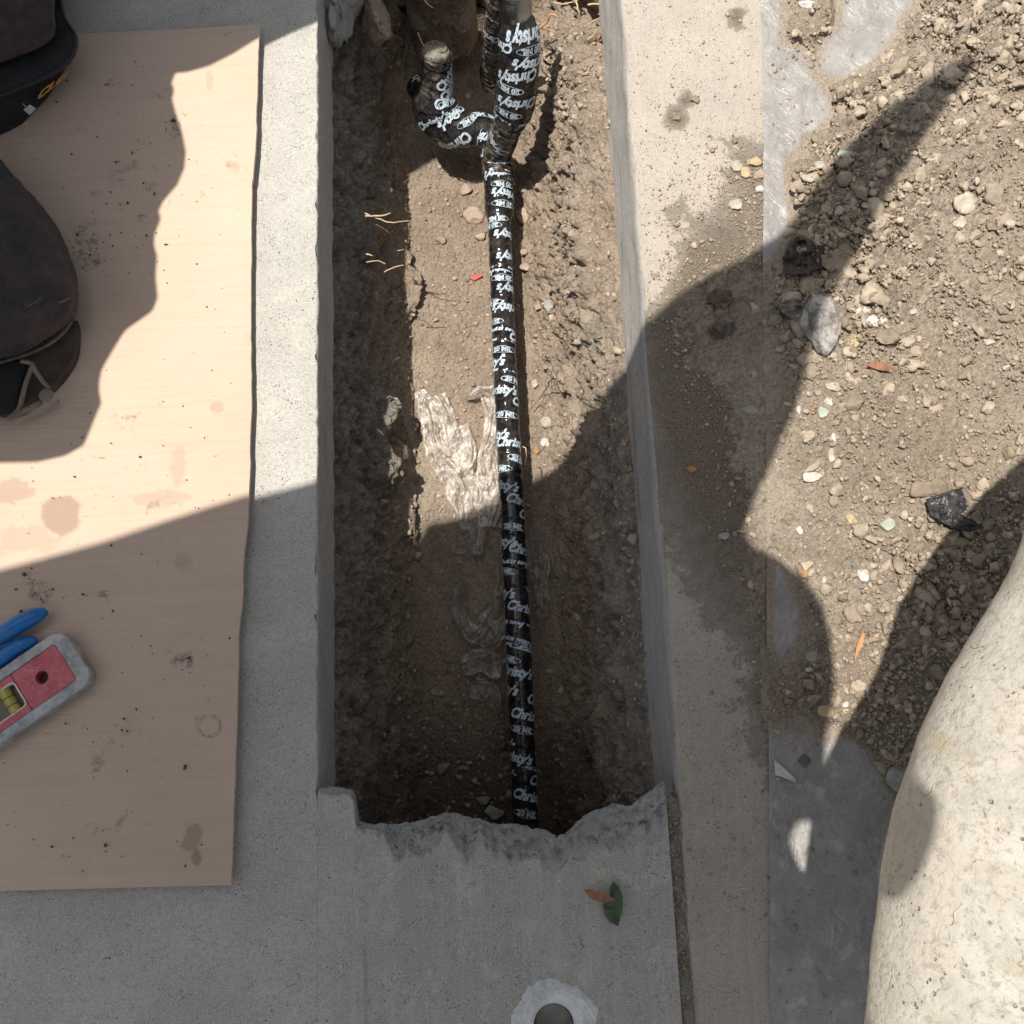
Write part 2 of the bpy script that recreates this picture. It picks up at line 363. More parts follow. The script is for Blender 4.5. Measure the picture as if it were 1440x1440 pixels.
# ---- trench
def trench():
    ys = np.r_[np.arange(Yb-.16, Yb-.03, .006), np.arange(Yb-.03, Ye+.10, .0021)]
    nu = 430; ss = np.linspace(0, 1, nu)
    P3 = []
    for y in ys:
        k = float(sstep(.25, .62, np.array([y]))[0])              # far part: the right side is a long slope
        e = float(sstep(Ye-.015, Ye+.05, np.array([y]))[0])
        fl = -.275+.235*e - .045*float(sstep(.05, -.12, np.array([y]))[0])
        lx = XL-.004; rx = XR1+.012
        pts = [(lx-.02, -.078), (lx-.004, -.080), (lx+.010, -.12), (lx+.022, -.17), (lx+.036, -.23), (-.128, fl+.018), (-.112, fl), (-.03, fl-.004),
               (.045-.02*k, fl+.001), (.066-.02*k, fl+.02), (.080-.012*k, -.21), (.090-.010*k, -.15), (.100-.004*k, -.10), (rx-.010, -.079), (rx+.012, -.075)]
        pts = [(x, max(z, fl-.01)) if e > .02 else (x, z) for x, z in pts]
        P3.append(poly_resample(pts, nu))
    A = np.array(P3)                                              # ny, nu, 2
    nrm = np.gradient(A, axis=1); nx = -nrm[..., 1]; nz = nrm[..., 0]; l = np.hypot(nx, nz)+1e-9; nx /= l; nz /= l
    # orient the normals into the trench
    V = np.zeros(A.shape[:2]+(3,)); V[..., 0] = A[..., 0]; V[..., 1] = ys[:, None]; V[..., 2] = A[..., 1]
    p = V.reshape(-1, 3).copy(); q = p.copy(); nx = nx.reshape(-1); nz = nz.reshape(-1)
    wall = 1-np.clip(nz, 0, 1)**2
    lw = wall*(p[:, 0] < 0); rw = wall*(p[:, 0] > 0)
    big = fbm(q, 11, 3, 61)*.010; mid = fbm(q*[1, .8, 1], 42, 5, 66, .65)*.0095-np.abs(fbm(q, 30, 5, 68, .65))*.022*wall+.005*wall-np.maximum(0, .12-np.abs(fbm(q*[1, .55, 1.3], 24, 4, 69, .6)))*.10*wall; fine = fbm(q, 190, 3, 71, .7)*.0036
    w1, w2, ci = worley(q, 75, 81, False); cl = (np.clip(w2-w1, 0, .5))*.010*sstep(-.1, .25, fbm(q, 9, 2, 88))
    w1b, w2b, cib = worley(q, 190, 91, False); clb = np.clip(w2b-w1b, 0, .4)*.0035
    d = big*(.25+1.1*wall)+mid*(.35+1.0*wall)+fine*(.7+.6*wall)+cl*(.25+1.1*rw+.35*lw)+clb
    # horizontal scrape ledges on the right wall and a ledge on the left one
    d += rw*.006*np.sin(q[:, 2]*75+3*vnoise(q*9, 5))
    px, py = W2P(q[:, 0], q[:, 1], q[:, 2])
    for (bx, by, rx_, ry_, a) in ((527, 585, 12, 26, .022), (532, 655, 12, 38, .020), (556, 640, 14, 26, .012), (572, 735, 14, 40, .012), (578, 400, 14, 34, .022), (588, 430, 14, 30, .014), (590, 600, 12, 30, .012)):
        d += a*np.exp(-(((px-bx)/rx_)**2+((py-by)/ry_)**2))*(p[:, 0] < -.09)*(p[:, 2] > -.272)
    # crumbled fan in the far right corner, lumps beside the slab on the right
    fan = sstep(0, 60, sdpoly(px, py, [(770, 60), (840, 40), (862, 130), (866, 300), (820, 250), (775, 130)])+fbm(q, 20, 2, 7)*20)
    d += fan*(.010+.6*cl)
    lump = sstep(0, 26, sdpoly(px, py, [(852, 520), (880, 500), (900, 640), (915, 800), (930, 1000), (900, 1010), (880, 800), (858, 660)])+fbm(q, 30, 3, 9)*14)
    d += lump*(.006+fbm(q, 60, 3, 12)*.006)
    d -= .10*np.exp(-(((px-822)/36)**2+((py-14)/32)**2))+.02*np.exp(-(((px-600)/40)**2+((py-40)/16)**2))
    edge = np.minimum(np.tile(ss, len(ys)), 1-np.tile(ss, len(ys))); d *= sstep(0, .03, edge)
    p[:, 0] += nx*d; p[:, 2] += nz*d
    p[:, 1] += fbm(q, 33, 3, 77)*.006*wall
    grey = np.where(p[:, 0] < 0, 1.35*sstep(-.265, -.15, p[:, 2]+.04*fbm(q, 7, 2, 3)), sstep(-.20, -.12, p[:, 2]+.03*fbm(q, 7, 2, 4))*(1-.55*sstep(.2, .5, q[:, 1])))*.72
    grey = np.maximum(grey, lump)
    shade_tone = .85*sstep(.06+.05*fbm(q, 12, 3, 2), -.10, p[:, 1]+.5*np.abs(p[:, 0]+.01)*0)*sstep(-.12, -.2, p[:, 2])  # shade under the front slab, painted as darker soil towards the near end
    shade_tone = np.maximum(shade_tone, .9*sstep(20, -10, np.hypot(px-815, (py-22)*1.2)))       # shade of the hollow under the roots, painted into the soil colour
    return p, gridf(len(ys), nu), grey, shade_tone
p, f, grey, shade_tone = trench()
TRV = p.copy()
obj('trench', mesh('trench', p, f, M['soil'], attrs={'grey': grey, 'shade_tone': shade_tone}), kind='structure')
_gx0, _gy0, _gs = -.25, -.4, .003
_G = np.full((160, 520), -9.); _i = ((TRV[:, 0]-_gx0)/_gs).astype(int).clip(0, 159); _j = ((TRV[:, 1]-_gy0)/_gs).astype(int).clip(0, 519); np.maximum.at(_G, (_i, _j), TRV[:, 2])
def floor_zv(x, y):
    i = ((np.asarray(x)-_gx0)/_gs).astype(int).clip(1, 158); j = ((np.asarray(y)-_gy0)/_gs).astype(int).clip(1, 518)
    z = np.maximum.reduce([_G[i, j], _G[i+1, j], _G[i-1, j], _G[i, j+1], _G[i, j-1]]); return np.where(z < -.5, -.272, z)
def floor_z(x, y, r=.006): return float(floor_zv(np.array([x]), np.array([y]))[0])
def onfloor(px, py):
    z = -.272
    for _ in range(3):
        w = P(px, py, z); z = floor_z(w[0], w[1])
    return P(px, py, z)

# ---- dug soil heaped to the right, over the sheet
PL = [[(1060, -60), (1102, -60), (1098, 60), (1112, 66), (1128, 72), (1142, 108), (1160, 128), (1173, 158), (1158, 180), (1148, 186), (1128, 198), (1124, 216), (1104, 222), (1106, 270), (1112, 300), (1108, 330), (1098, 352), (1084, 372), (1060, 380)],
      [(1180, -60), (1300, -60), (1285, 12), (1264, 36), (1256, 60), (1240, 84), (1212, 100), (1194, 112), (1164, 118), (1150, 100), (1152, 70), (1166, 52), (1180, 40)],
      [(1086, 785), (1100, 795), (1115, 828), (1124, 850), (1128, 888), (1112, 920), (1092, 940), (1082, 900)],
      [(1070, 1022), (1110, 1016), (1140, 1010), (1160, 1032), (1198, 1036), (1222, 1060), (1240, 1090), (1258, 1118), (1262, 1150), (1330, 1180), (1500, 1200), (1500, 1700), (1060, 1700)]]
def soil_height(x, y):
    q = np.c_[x, y, np.zeros_like(x)]; px, py = W2P(x, y, 0)
    n1 = fbm(q, 60, 4, 101, .6)
    base = .004+.016*sstep(1090, 1300, px)*sstep(1250, 900, py)+.012*sstep(1250, 1500, px)*sstep(1200, 900, py)
    base += .010*np.exp(-((px-1200)**2/9000+(py-330)**2/26000))
    w1, w2, ci = worley(q, 85, 111); c1 = np.clip(w2-w1, 0, .32)*.020*(ci > .40)
    w1, w2, ci2 = worley(q+.3, 190, 121); c2 = np.clip(w2-w1, 0, .32)*.0095
    den = np.clip(.25+1.1*np.exp(-((px-1200)**2/12000+(py-250)**2/60000))+.9*np.exp(-((px-1360)**2/9000+(py-70)**2/9000))+.9*np.exp(-((px-1330)**2/9000+(py-800)**2/9000))+fbm(q, 12, 2, 5)*.4, .12, 1.4)
    h = base+fbm(q, 9, 3, 131)*.007+n1*.004*(.4+den)+c1*den+c2*(.5+.5*den)+fbm(q, 260, 3, 141, .7)*.0016
    # keep the sheet and the slab clear
    cut = np.full(len(x), 1e3)
    for pl in PL: cut = np.minimum(cut, -sdpoly(px+n1*11, py+n1*11, pl))
    h = np.where(cut < 40, np.minimum(h, -.004+sstep(-4, 26, cut)*.012+h*sstep(-2, 40, cut)), h)
    slab = 1076-px+n1*10
    on = sdpoly(px+n1*26, py+n1*26, [(1096, 250), (1060, 300), (1060, 345), (1010, 372), (985, 400), (945, 430), (950, 500), (1010, 560), (1050, 700), (1050, 790), (1080, 1010), (1100, 1010)])
    hs = -.004+sstep(-8, 30, on)*.0055+np.where(on > -5, n1*.003+c1*.6+c2*.8, 0)
    k = sstep(-6, 8, slab); h = h*(1-k)+np.minimum(hs, h+.002)*k
    return h
def spoil():
    xs = np.r_[np.arange(XR0+.006, .64, .0017), .8, 1.2, 3]; ys = np.r_[-3, -.8, np.arange(-.36, .82, .0017), 1.1, 3]
    X, Y = np.meshgrid(xs, ys, indexing='ij'); x = X.ravel(); y = Y.ravel(); h = soil_height(x, y)
    return np.c_[x, y, h], gridf(len(xs), len(ys))
p, f = spoil(); SH = p
hz = p[f][:, :, 2].max(1); f = f[hz > -.0035]
obj('soil', mesh('soil', p, f, M['spoil'], attrs={'grey': p[:, 0]*0-.4, 'shade_tone': p[:, 0]*0}), kind='structure')
def onsoil(px, py):
    z = 0.
    for _ in range(3):
        w = P(px, py, z); z = max(0.0, float(soil_height(np.array([w[0]]), np.array([w[1]]))[0]))
    return P(px, py, z)
# joint bed in front
tb = NT('joint_grit'); cj = tb.mix(tb.ramp(tb.noise(260, 6, .8), .4, .62), (.22, .205, .18), (.40, .375, .33))
M['grit'] = tb.fin(cj, .95, tb.bump(tb.noise(400, 4, .8), .003))
xs = np.linspace(XR1-.012, XR0+.004, 22); ys = np.arange(-.6, Yb+.02, .002); X, Y = np.meshgrid(xs, ys, indexing='ij'); q = np.c_[X.ravel(), Y.ravel(), X.ravel()*0]
q[:, 2] = -.0034+fbm(q, 120, 4, 3)*.0035
obj('joint_bed', mesh('joint_bed', q, gridf(22, len(ys)), M['grit']), kind='structure')

# ---- back pavement closing the far end, rest of the ground below
def boxm(name, lo, hi, m, bev=.0):
    bm = bmesh.new(); bmesh.ops.create_cube(bm, size=1)
    for v in bm.verts: v.co = Vector([lo[i]+(v.co[i]+.5)*(hi[i]-lo[i]) for i in range(3)])
    if bev: bmesh.ops.bevel(bm, geom=bm.edges[:], offset=bev, segments=3, affect='EDGES')
    me = bpy.data.meshes.new(name); bm.to_mesh(me); bm.free(); me.materials.append(m); return me
obj('back_pavement', boxm('back_pavement', (XL+.003, Ye+.10, -.2), (XR0-.002, 3, -.001), M['conc_left']), kind='structure')
obj('ground', boxm('ground', (-60, -60, -.6), (60, 60, -.35), M['soil']), kind='structure')

# ================================================================== loose lumps
def ico(sub):
    bm = bmesh.new(); bmesh.ops.create_icosphere(bm, subdivisions=sub, radius=1); v = np.array([x.co[:] for x in bm.verts]); f = np.array([[a.index for a in x.verts] for x in bm.faces]); bm.free(); return v, f
ICO = {k: ico(k) for k in (1, 2, 3, 4, 5)}
def lumps(name, pos, size, sub=1, kmix=None, par=None, flatn=(.55, .9), sink=.25, mat=None):
    v, f = ICO[sub]; n = len(pos); nv = len(v)
    q = rng.normal(size=(n, 4)); q /= np.linalg.norm(q, axis=1)[:, None]; w, x, y, z = q.T
    R = np.stack([np.stack([1-2*(y*y+z*z), 2*(x*y-z*w), 2*(x*z+y*w)], -1), np.stack([2*(x*y+z*w), 1-2*(x*x+z*z), 2*(y*z-x*w)], -1), np.stack([2*(x*z-y*w), 2*(y*z+x*w), 1-2*(x*x+y*y)], -1)], 1)
    sc = rng.uniform(.6, 1.4, (n, 1, 3)); jit = rng.uniform(.72, 1.16, (n, nv, 1))
    V = np.repeat(v[None], n, 0)
    for _ in range(9):
        d = rng.normal(size=(n, 3)); d /= np.linalg.norm(d, axis=1)[:, None]; hh = rng.uniform(.34, .78, (n, 1)); kk = np.einsum('nvi,ni->nv', V, d)
        V = V-np.maximum(kk-hh, 0)[..., None]*d[:, None, :]
    V = V*(1+(jit-.94)*.55)*sc; V = np.einsum('nij,nvj->nvi', R, V); V[..., 2] *= rng.uniform(*flatn, (n, 1))
    V = V*size[:, None, None]; V += pos[:, None, :]; V[..., 2] += (size*(.5-sink))[:, None]
    Fc = (f[None]+(np.arange(n)*nv)[:, None, None]).reshape(-1, 3)
    km = rng.uniform(0, 1, n) if kmix is None else kmix
    me = mesh(name, V.reshape(-1, 3), Fc, mat or M['clods'], smooth=False, attrs={'kind_mix': np.repeat(km, nv), 'bright': np.repeat(rng.uniform(0, 1, n), nv)})
    return me
def scatter_px(n, dens, box):
    """points in photograph coordinates with density function"""
    out = []
    while len(out) < n:
        a = rng.uniform(box[0], box[2], 4*n); b = rng.uniform(box[1], box[3], 4*n); k = rng.uniform(0, 1, 4*n) < dens(a, b)
        out += list(zip(a[k], b[k]))
    return np.array(out[:n])
def g2(a, b, cx, cy, sx, sy): return np.exp(-((a-cx)/sx)**2-((b-cy)/sy)**2)
def dens_soil(a, b):
    d = .045+.9*g2(a, b, 1210, 270, 110, 200)+.8*g2(a, b, 1370, 70, 120, 110)+.8*g2(a, b, 1330, 820, 110, 90)+.6*g2(a, b, 1130, 400, 60, 110)+.35*g2(a, b, 1350, 420, 120, 120)+.3*g2(a, b, 1190, 980, 90, 90)+.45*g2(a, b, 1300, 1000, 100, 90)
    d = np.where(a < 1086, .0, d)
    for pl in PL: d = np.where(sdpoly(a, b, pl) > -4, 0, d)
    return d
def place_soil(pp):
    w = np.array([P(a, b, 0) for a, b in pp]); h = np.maximum(soil_height(w[:, 0], w[:, 1]), 0)
    w[:, 0] *= (H-h)/H; w[:, 1] *= (H-h)/H; w[:, 2] = h; return w
pp = scatter_px(3000, dens_soil, (1086, -30, 1500, 1200))
obj('soil_clods', lumps('soil_clods', place_soil(pp), rng.gamma(1.8, .00105, 3000)+.0007, 2, flatn=(.5, .85), kmix=rng.uniform(0, .84, 3000), sink=.42), label='loose brown clods of dug soil heaped beside the trench', kind='stuff')
big = lambda a, b: (g2(a, b, 1200, 260, 90, 160)+1.0*g2(a, b, 1370, 80, 100, 100)+.7*g2(a, b, 1320, 800, 100, 70)+.5*g2(a, b, 1130, 400, 50, 90)+.12)*(dens_soil(a, b) > 0)
pp = scatter_px(620, big, (1100, -30, 1500, 1150))
obj('large_clods', lumps('large_clods', place_soil(pp), rng.gamma(2, .0014, 620)+.0026, 3, flatn=(.55, .85), kmix=rng.uniform(0, .79, 620), sink=.42), label='larger broken clods of soil among the heap', kind='stuff')
pp = scatter_px(22000, lambda a, b: dens_soil(a, b)*.8+.25*(dens_soil(a, b) > 0), (1086, -30, 1500, 1200))
obj('soil_crumbs', lumps('soil_crumbs', place_soil(pp), rng.gamma(2, .00042, 22000)+.0004, 1, sink=.35), label='fine crumbs and grit over the heaped soil', kind='stuff')
def dens_slab(a, b):
    d = .9*g2(a, b, 1020, 470, 60, 90)+.7*g2(a, b, 1070, 380, 30, 80)+.5*g2(a, b, 1060, 650, 50, 200)+.6*g2(a, b, 1040, 270, 45, 50)+.35*g2(a, b, 1080, 980, 50, 60)+.2*g2(a, b, 980, 430, 80, 200)+.02
    return np.where((a > 1088) | (a < 915+(b-500)*.075), 0, d)
pp = scatter_px(7000, dens_slab, (880, -20, 1088, 1300)); w = np.array([P(a, b, .0005) for a, b in pp])
obj('slab_grit', lumps('slab_grit', w, rng.gamma(2, .00032, 7000)+.0003, 1), label='brown grit and crumbs spilled over the pale slab', kind='stuff')
pp = scatter_px(170, lambda a, b: dens_slab(a, b)*(g2(a, b, 1020, 440, 90, 110)+g2(a, b, 1070, 700, 30, 200)), (880, 200, 1088, 1300)); w = np.array([P(a, b, .0005) for a, b in pp])
obj('slab_clods', lumps('slab_clods', w, rng.gamma(2, .0009, 170)+.0008, 2, kmix=rng.uniform(0, .8, 170)), label='dark soil clods scattered over the slab edge', kind='stuff')
# on the sheet
pp = scatter_px(500, lambda a, b: .15+g2(a, b, 1130, 1020, 60, 30)+g2(a, b, 1120, 90, 40, 80), (1086, 0, 1260, 1440)); w = np.array([P(a, b, .003) for a, b in pp])
obj('sheet_grit', lumps('sheet_grit', w, rng.gamma(2, .0005, 500)+.0004, 1), label='grit scattered over the clear sheet', kind='stuff')
# trench floor grit
def floor_pts(n, f):
    m = np.where((TRV[:, 2] < -.2) | ((TRV[:, 0] > .04)))[0]; s = TRV[m]; px, py = W2P(s[:, 0], s[:, 1], s[:, 2]); pr = f(px, py); pr /= pr.sum()
    return s[rng.choice(len(s), n, p=pr, replace=False)]
w = floor_pts(9000, lambda a, b: .4+1.2*g2(a, b, 810, 90, 60, 70)+.6*g2(a, b, 640, 450, 40, 200)+.8*g2(a, b, 660, 980, 70, 150)+.6*g2(a, b, 880, 800, 25, 200))
obj('trench_grit', lumps('trench_grit', w, rng.gamma(2, .00055, 9000)+.0005, 1, kmix=rng.uniform(0, .9, 9000)), label='grit and crumbs on the trench floor', kind='stuff')
w = floor_pts(900, lambda a, b: .15+2*g2(a, b, 820, 90, 60, 60)+1.2*g2(a, b, 895, 780, 16, 200)+.3*g2(a, b, 700, 1080, 120, 60))
obj('trench_clods', lumps('trench_clods', w, rng.gamma(2.4, .0009, 900)+.0008, 2, kmix=rng.uniform(0, .8, 900)), label='crumbled soil lumps along the trench sides', kind='stuff')
# joint grit
pp = scatter_px(1500, lambda a, b: g2(a, 0, 948+(b-1200)*.07, 0, 9, 1), (920, 1110, 990, 1460)); w = np.array([P(a, b, -.003) for a, b in pp])
obj('joint_grit', lumps('joint_grit', w, rng.gamma(1.6, .00028, 1500)+.0002, 1, kmix=rng.uniform(0, .9, 1500)), label='grit packed into the joint between the slabs', kind='stuff')
# ================================================================== THINGS
# ---- people whose bodies stand above the view and throw the shade
def wpoly(px): return [P(a, b, z)[:2] - 0*np.zeros(2) + SUN[:2]*(z) for a, b, z in px]     # to where the ray would meet z = 0
def body_mesh(name, pts, zc, rise, m, cell=.006):
    """a soft, rounded mass with the outline pts (world x, y at z = 0 along the sun), carried at height zc"""
    Q = np.array(pts)-SUN[:2]*zc
    lo, hi = Q.min(0)-cell, Q.max(0)+cell
    xs = np.arange(lo[0], hi[0], cell); ys = np.arange(lo[1], hi[1], cell); X, Y = np.meshgrid(xs, ys, indexing='ij'); x = X.ravel(); y = Y.ravel()
    sd = sdpoly(x, y, [tuple(a) for a in Q]); F4 = gridf(len(xs), len(ys)); keep = (sd[F4] > -.0).sum(1) >= 2; F4 = F4[keep]
    used = np.unique(F4); 
    kb = used[sd[used] < cell*.75]; pt = np.c_[x[kb], y[kb]]; best = np.full(len(kb), 1e9); bp_ = pt.copy()
    for i in range(len(Q)):
        a0, a1 = Q[i], Q[(i+1) % len(Q)]; e = a1-a0; t = np.clip((pt-a0)@e/(e@e+1e-12), 0, 1); c = a0+t[:, None]*e; dd = ((c-pt)**2).sum(1); m_ = dd < best
        best[m_] = dd[m_]; bp_[m_] = c[m_]
    x[kb] = bp_[:, 0]; y[kb] = bp_[:, 1]; sd[kb] = 0
    s = np.clip(sd, 0, None); q = np.c_[x, y, x*0]
    hgt = np.sqrt(s)*rise*(1+.25*fbm(q, 6, 3, 5))
    top = np.c_[x, y, zc+hgt+.004]; bot = np.c_[x, y, zc-np.sqrt(s)*.03]
    n = len(x); v = np.vstack([top, bot]); f = np.vstack([F4, F4[:, ::-1]+n])
    # rim wall
    e = np.vstack([F4[:, [0, 1]], F4[:, [1, 2]], F4[:, [2, 3]], F4[:, [3, 0]]]); key = np.sort(e, 1); u, idx, cnt = np.unique(key, axis=0, return_index=True, return_counts=True)
    rim = e[idx[cnt == 1]]; f = np.vstack([f, np.c_[rim[:, 1], rim[:, 0], rim[:, 0]+n, rim[:, 1]+n]])
    us = np.unique(f); mp = np.zeros(2*n, int); mp[us] = np.arange(len(us))
    return mesh(name, v[us], mp[f], m)
M['cloth_dark'] = flat('dark_work_cloth', (.05, .055, .07), .9, .2)
PH = [(-260, 905, 0), (-60, 830, 0), (0, 806, 0), (60, 790, 0), (150, 765, 0), (250, 732, 0), (345, 703, 0), (447, 676, 0),
      (600, 735, -.27), (655, 725, -.27), (705, 700, -.27), (760, 668, -.27), (800, 640, -.25), (838, 600, -.2), (862, 560, -.13), (885, 500, -.05),
      (915, 448, 0), (940, 425, 0), (975, 400, 0), (1040, 366, 0), (1092, 335, 0), (1130, 295, 0), (1180, 240, 0), (1225, 195, 0), (1270, 160, 0), (1315, 125, 0), (1350, 108, 0), (1366, 116, 0), (1352, 138, 0),
      (1322, 175, 0), (1290, 218, 0), (1262, 265, 0), (1232, 320, 0), (1195, 380, 0), (1160, 435, 0), (1140, 500, 0), (1120, 570, 0), (1090, 640, 0), (1062, 700, 0), (1042, 748, 0),
      (1062, 772, 0), (1090, 784, 0), (1130, 815, 0), (1155, 855, 0), (1167, 905, 0), (1172, 960, 0), (1168, 1000, 0), (1160, 1040, 0), (1290, 1104, .54), (1313, 1116, .54), (1316, 1140, .54), (1312, 1178, .54), (1292, 1232, .54), (1262, 1275, .54), (1240, 1292, .54), (1131, 1134, 0), (1120, 1158, 0), (1109, 1180, 0), (1118, 1205, 0), (1127, 1224, 0), (1150, 1232, 0), (1230, 1240, 0),
      (1330, 1420, 0), (1340, 1620, 0), (900, 1720, 0), (300, 1640, 0), (-260, 1500, 0)]
ph = thing('person', 'photographer in dark clothing leaning over the trench, seen only by the shadow cast', 'person', (0, 0, 0))
obj('body', body_mesh('photographer_body', wpoly(PH), .93, .30, M['cloth_dark']), ph)
WK = [(470, -230, 0), (640, -70, 0), (560, -30, 0), (500, 2, 0), (447, 30, 0), (405, 48, 0), (365, 68, 0), (335, 86, 0), (300, 102, 0), (270, 110, 0), (248, 112, 0), (245, 122, 0), (252, 134, 0), (248, 145, 0), (255, 172, 0), (263, 195, 0),
      (268, 222, 0), (266, 245, 0), (256, 268, 0), (240, 286, 0), (229, 300, 0), (233, 315, 0), (226, 332, 0), (223, 348, 0), (228, 366, 0), (226, 395, 0), (229, 425, 0), (222, 443, 0), (204, 456, 0), (184, 470, 0), (176, 482, 0), (162, 506, 0), (150, 528, 0), (147, 550, 0), (150, 572, 0),
      (138, 600, 0), (126, 630, 0), (100, 645, 0), (60, 654, 0), (0, 655, 0), (-80, 650, 0), (-330, 640, 0), (-330, -230, 0)]
wk = thing('person', 'worker in dark clothing kneeling beside the cardboard, seen only by the shadow cast', 'person', (0, 0, 0))
obj('body', body_mesh('worker_body', wpoly(WK), .52, .26, M['cloth_dark']), wk)

# ---- cardboard
def cardmat():
    t = NT('cardboard')
    c = t.mix(t.ramp(t.noise(5, 4), .35, .65), (.56, .43, .335), (.62, .475, .37))
    lines = t.noise(150, 4, .6, t.scaled(.05, 1, 1, (0, 0, math.radians(1))))
    c = t.mix(t.ramp(t.noise(45, 3, .6, t.scaled(.04, 1, 1)), .5, .7, 0, .12), c, (.46, .33, .235))
    c = t.mix(t.ramp(lines, .47, .66, 0, .12), c, (.43, .305, .215))
    fl = t.noise(420, 2, .6, t.scaled(.02, 1, 1)); c = t.mix(t.ramp(fl, .5, .7, 0, .22), c, (.50, .34, .235))
    c = t.mix(t.ramp(t.noise(500, 3, .7), .5, .7, 0, .25), c, (.48, .34, .24))
    st = t.math('MULTIPLY', t.ramp(t.noise(26, 6, .7), .62, .70), t.ramp(t.noise(7, 2), .45, .6))
    c = t.mix(t.math('MULTIPLY', st, .7), c, (.22, .15, .10))
    sc = t.math('MULTIPLY', t.ramp(t.noise(120, 5, .7, t.scaled(.3, 1, 1)), .66, .72), t.ramp(t.noise(16, 2), .5, .6))
    c = t.mix(t.math('MULTIPLY', sc, .7), c, (.17, .12, .09))
    c = t.mix(t.math('MULTIPLY', t.attr('stain'), .75), c, (.30, .205, .145))
    c = t.mix(t.math('MULTIPLY', t.attr('mud'), t.ramp(t.noise(190, 7, .85), .47, .60, 0, .85)), c, (.13, .105, .085))
    c = t.mix(t.math('MULTIPLY', t.attr('ring'), t.ramp(t.noise(300, 3, .8), .35, .6, .3, .9)), c, (.18, .16, .15))
    h = t.math('ADD', lines, t.math('MULTIPLY', fl, .6))
    return t.fin(c, .8, t.bump(h, .0012, .8))
M['card'] = cardmat()
CT = .009
def cardboard():
    R = [(366, 37), (364, 90), (362, 150), (361, 200), (357, 250), (355, 262), (354, 330), (353, 420), (354, 560), (351, 700), (348, 745), (344, 775), (341, 850), (336, 900), (335, 960), (334, 1010), (331, 1090), (328, 1170), (326, 1244)]
    R = np.array([P(a, b, CT)[:2] for a, b in R]); yt = R[0, 1]; yb = R[-1, 1]
    ys = np.linspace(yt, yb, 420); xr = np.interp(-ys, -R[:, 1], R[:, 0])+fbm(np.c_[ys, ys*0, ys*0], 80, 2, 3)*.0006
    us = np.r_[np.linspace(0, .92, 250), np.linspace(.924, 1, 40)]; x0 = -1.15
    tl = P(105, 45, CT); bl = P(0, 1252, CT)
    V = np.zeros((len(ys), len(us), 3))
    X = x0+(xr[:, None]-x0)*us[None]; fr = (xr[:, None]-X)/(.36)
    V[..., 0] = X
    fy = (ys-yb)/(yt-yb)
    V[..., 1] = ys[:, None]+np.clip(fr, 0, 3)*(fy[:, None]*(tl[1]-yt)/(366-105)*366/1.6*1.1+(1-fy[:, None])*(bl[1]-yb)*1.6)
    q = V.reshape(-1, 3).copy()
    z = CT+fbm(q*[1, 1, 0], 5, 2, 7)*.002+fbm(q*[.1, 1, 0], 60, 2, 9)*.0004
    z += .0035*np.exp(-((xr[:, None]-X)/.05)**2).ravel()*(.5+.5*vnoise(np.c_[q[:, 1]*7, q[:, 0]*0, q[:, 0]*0], 3))
    q[:, 2] = np.maximum(z, .006)
    px, py = W2P(q[:, 0], q[:, 1], q[:, 2])
    nz_ = fbm(q, 90, 4, 15, .6)
    def blob(cx, cy, rx, ry, k=.35): 
        d = np.hypot((px-cx)/rx, (py-cy)/ry)+nz_*k; return 1-sstep(.85, 1.02, d)
    ring = lambda cx, cy, rx, ry: np.exp(-((np.hypot((px-cx)/rx, (py-cy)/ry)-1)*15)**2)
    stain = np.maximum.reduce([blob(87, 724, 30, 30)*.9, blob(305, 573, 11, 9, .2)*.5, blob(258, 790, 14, 13, .2)*.4, blob(122, 935-60, 1, 1)*0, blob(321, 232, 4, 4, .1)*.8, blob(225, 700, 35, 12, .9)*.35, blob(252, 655, 12, 26, .9)*.4, blob(270, 1180, 13, 26, .9)*.8, blob(276, 1205, 9, 14, .7), blob(294, 115, 5, 14, .5)*.4, blob(215, 260, 6, 5, .3)*.4, blob(15, 690, 30, 16, .9)*.55, blob(30, 760, 45, 20, 1)*.35])
    mud = np.maximum.reduce([blob(118, 345, 22, 32, .9), blob(245, 178, 9, 17, .6)*.9, blob(217, 134, 9, 4, .4), blob(197, 199, 6, 5, .3), blob(135, 272, 6, 6, .4), blob(170, 255, 5, 4, .3), blob(200, 307, 8, 6, .6), blob(212, 265, 5, 6), blob(58, 832, 15, 14, .8), blob(48, 820, 9, 4, .6), blob(258, 925, 20, 12, 1.2), blob(235, 916, 7, 4, .4), blob(143, 835, 14, 8, 1.2), blob(157, 117, 14, 5, 1.), blob(283, 273, 4, 5), blob(115, 182, 8, 5, .9)])
    rg = ring(295, 1020, 16, 15)*1.+ring(293, 1022, 17, 14)*.6
    nv = len(ys)*len(us); t = q.copy(); b = q.copy(); b[:, 2] -= .0042
    f = gridf(len(ys), len(us)); idx = np.arange(nv).reshape(len(ys), len(us))
    def strip(a): return np.c_[a[:-1], a[1:], a[1:]+nv, a[:-1]+nv]
    f = np.vstack([f, f[:, ::-1]+nv, strip(idx[:, -1]), strip(idx[0, ::-1]), strip(idx[-1])])
    z2 = np.zeros(nv)
    return mesh('cardboard_sheet', np.vstack([t, b]), f, M['card'], attrs={'stain': np.r_[stain, z2], 'mud': np.r_[mud, z2], 'ring': np.r_[np.clip(rg, 0, 1), z2]})
cb = obj('cardboard_sheet', cardboard(), label='tan sheet of corrugated cardboard lying on the left pavement', cat='cardboard')
cb.data.polygons.foreach_set('use_smooth', np.zeros(len(cb.data.polygons), bool))
def on_card(px, py): return P(px, py, CT+.001)
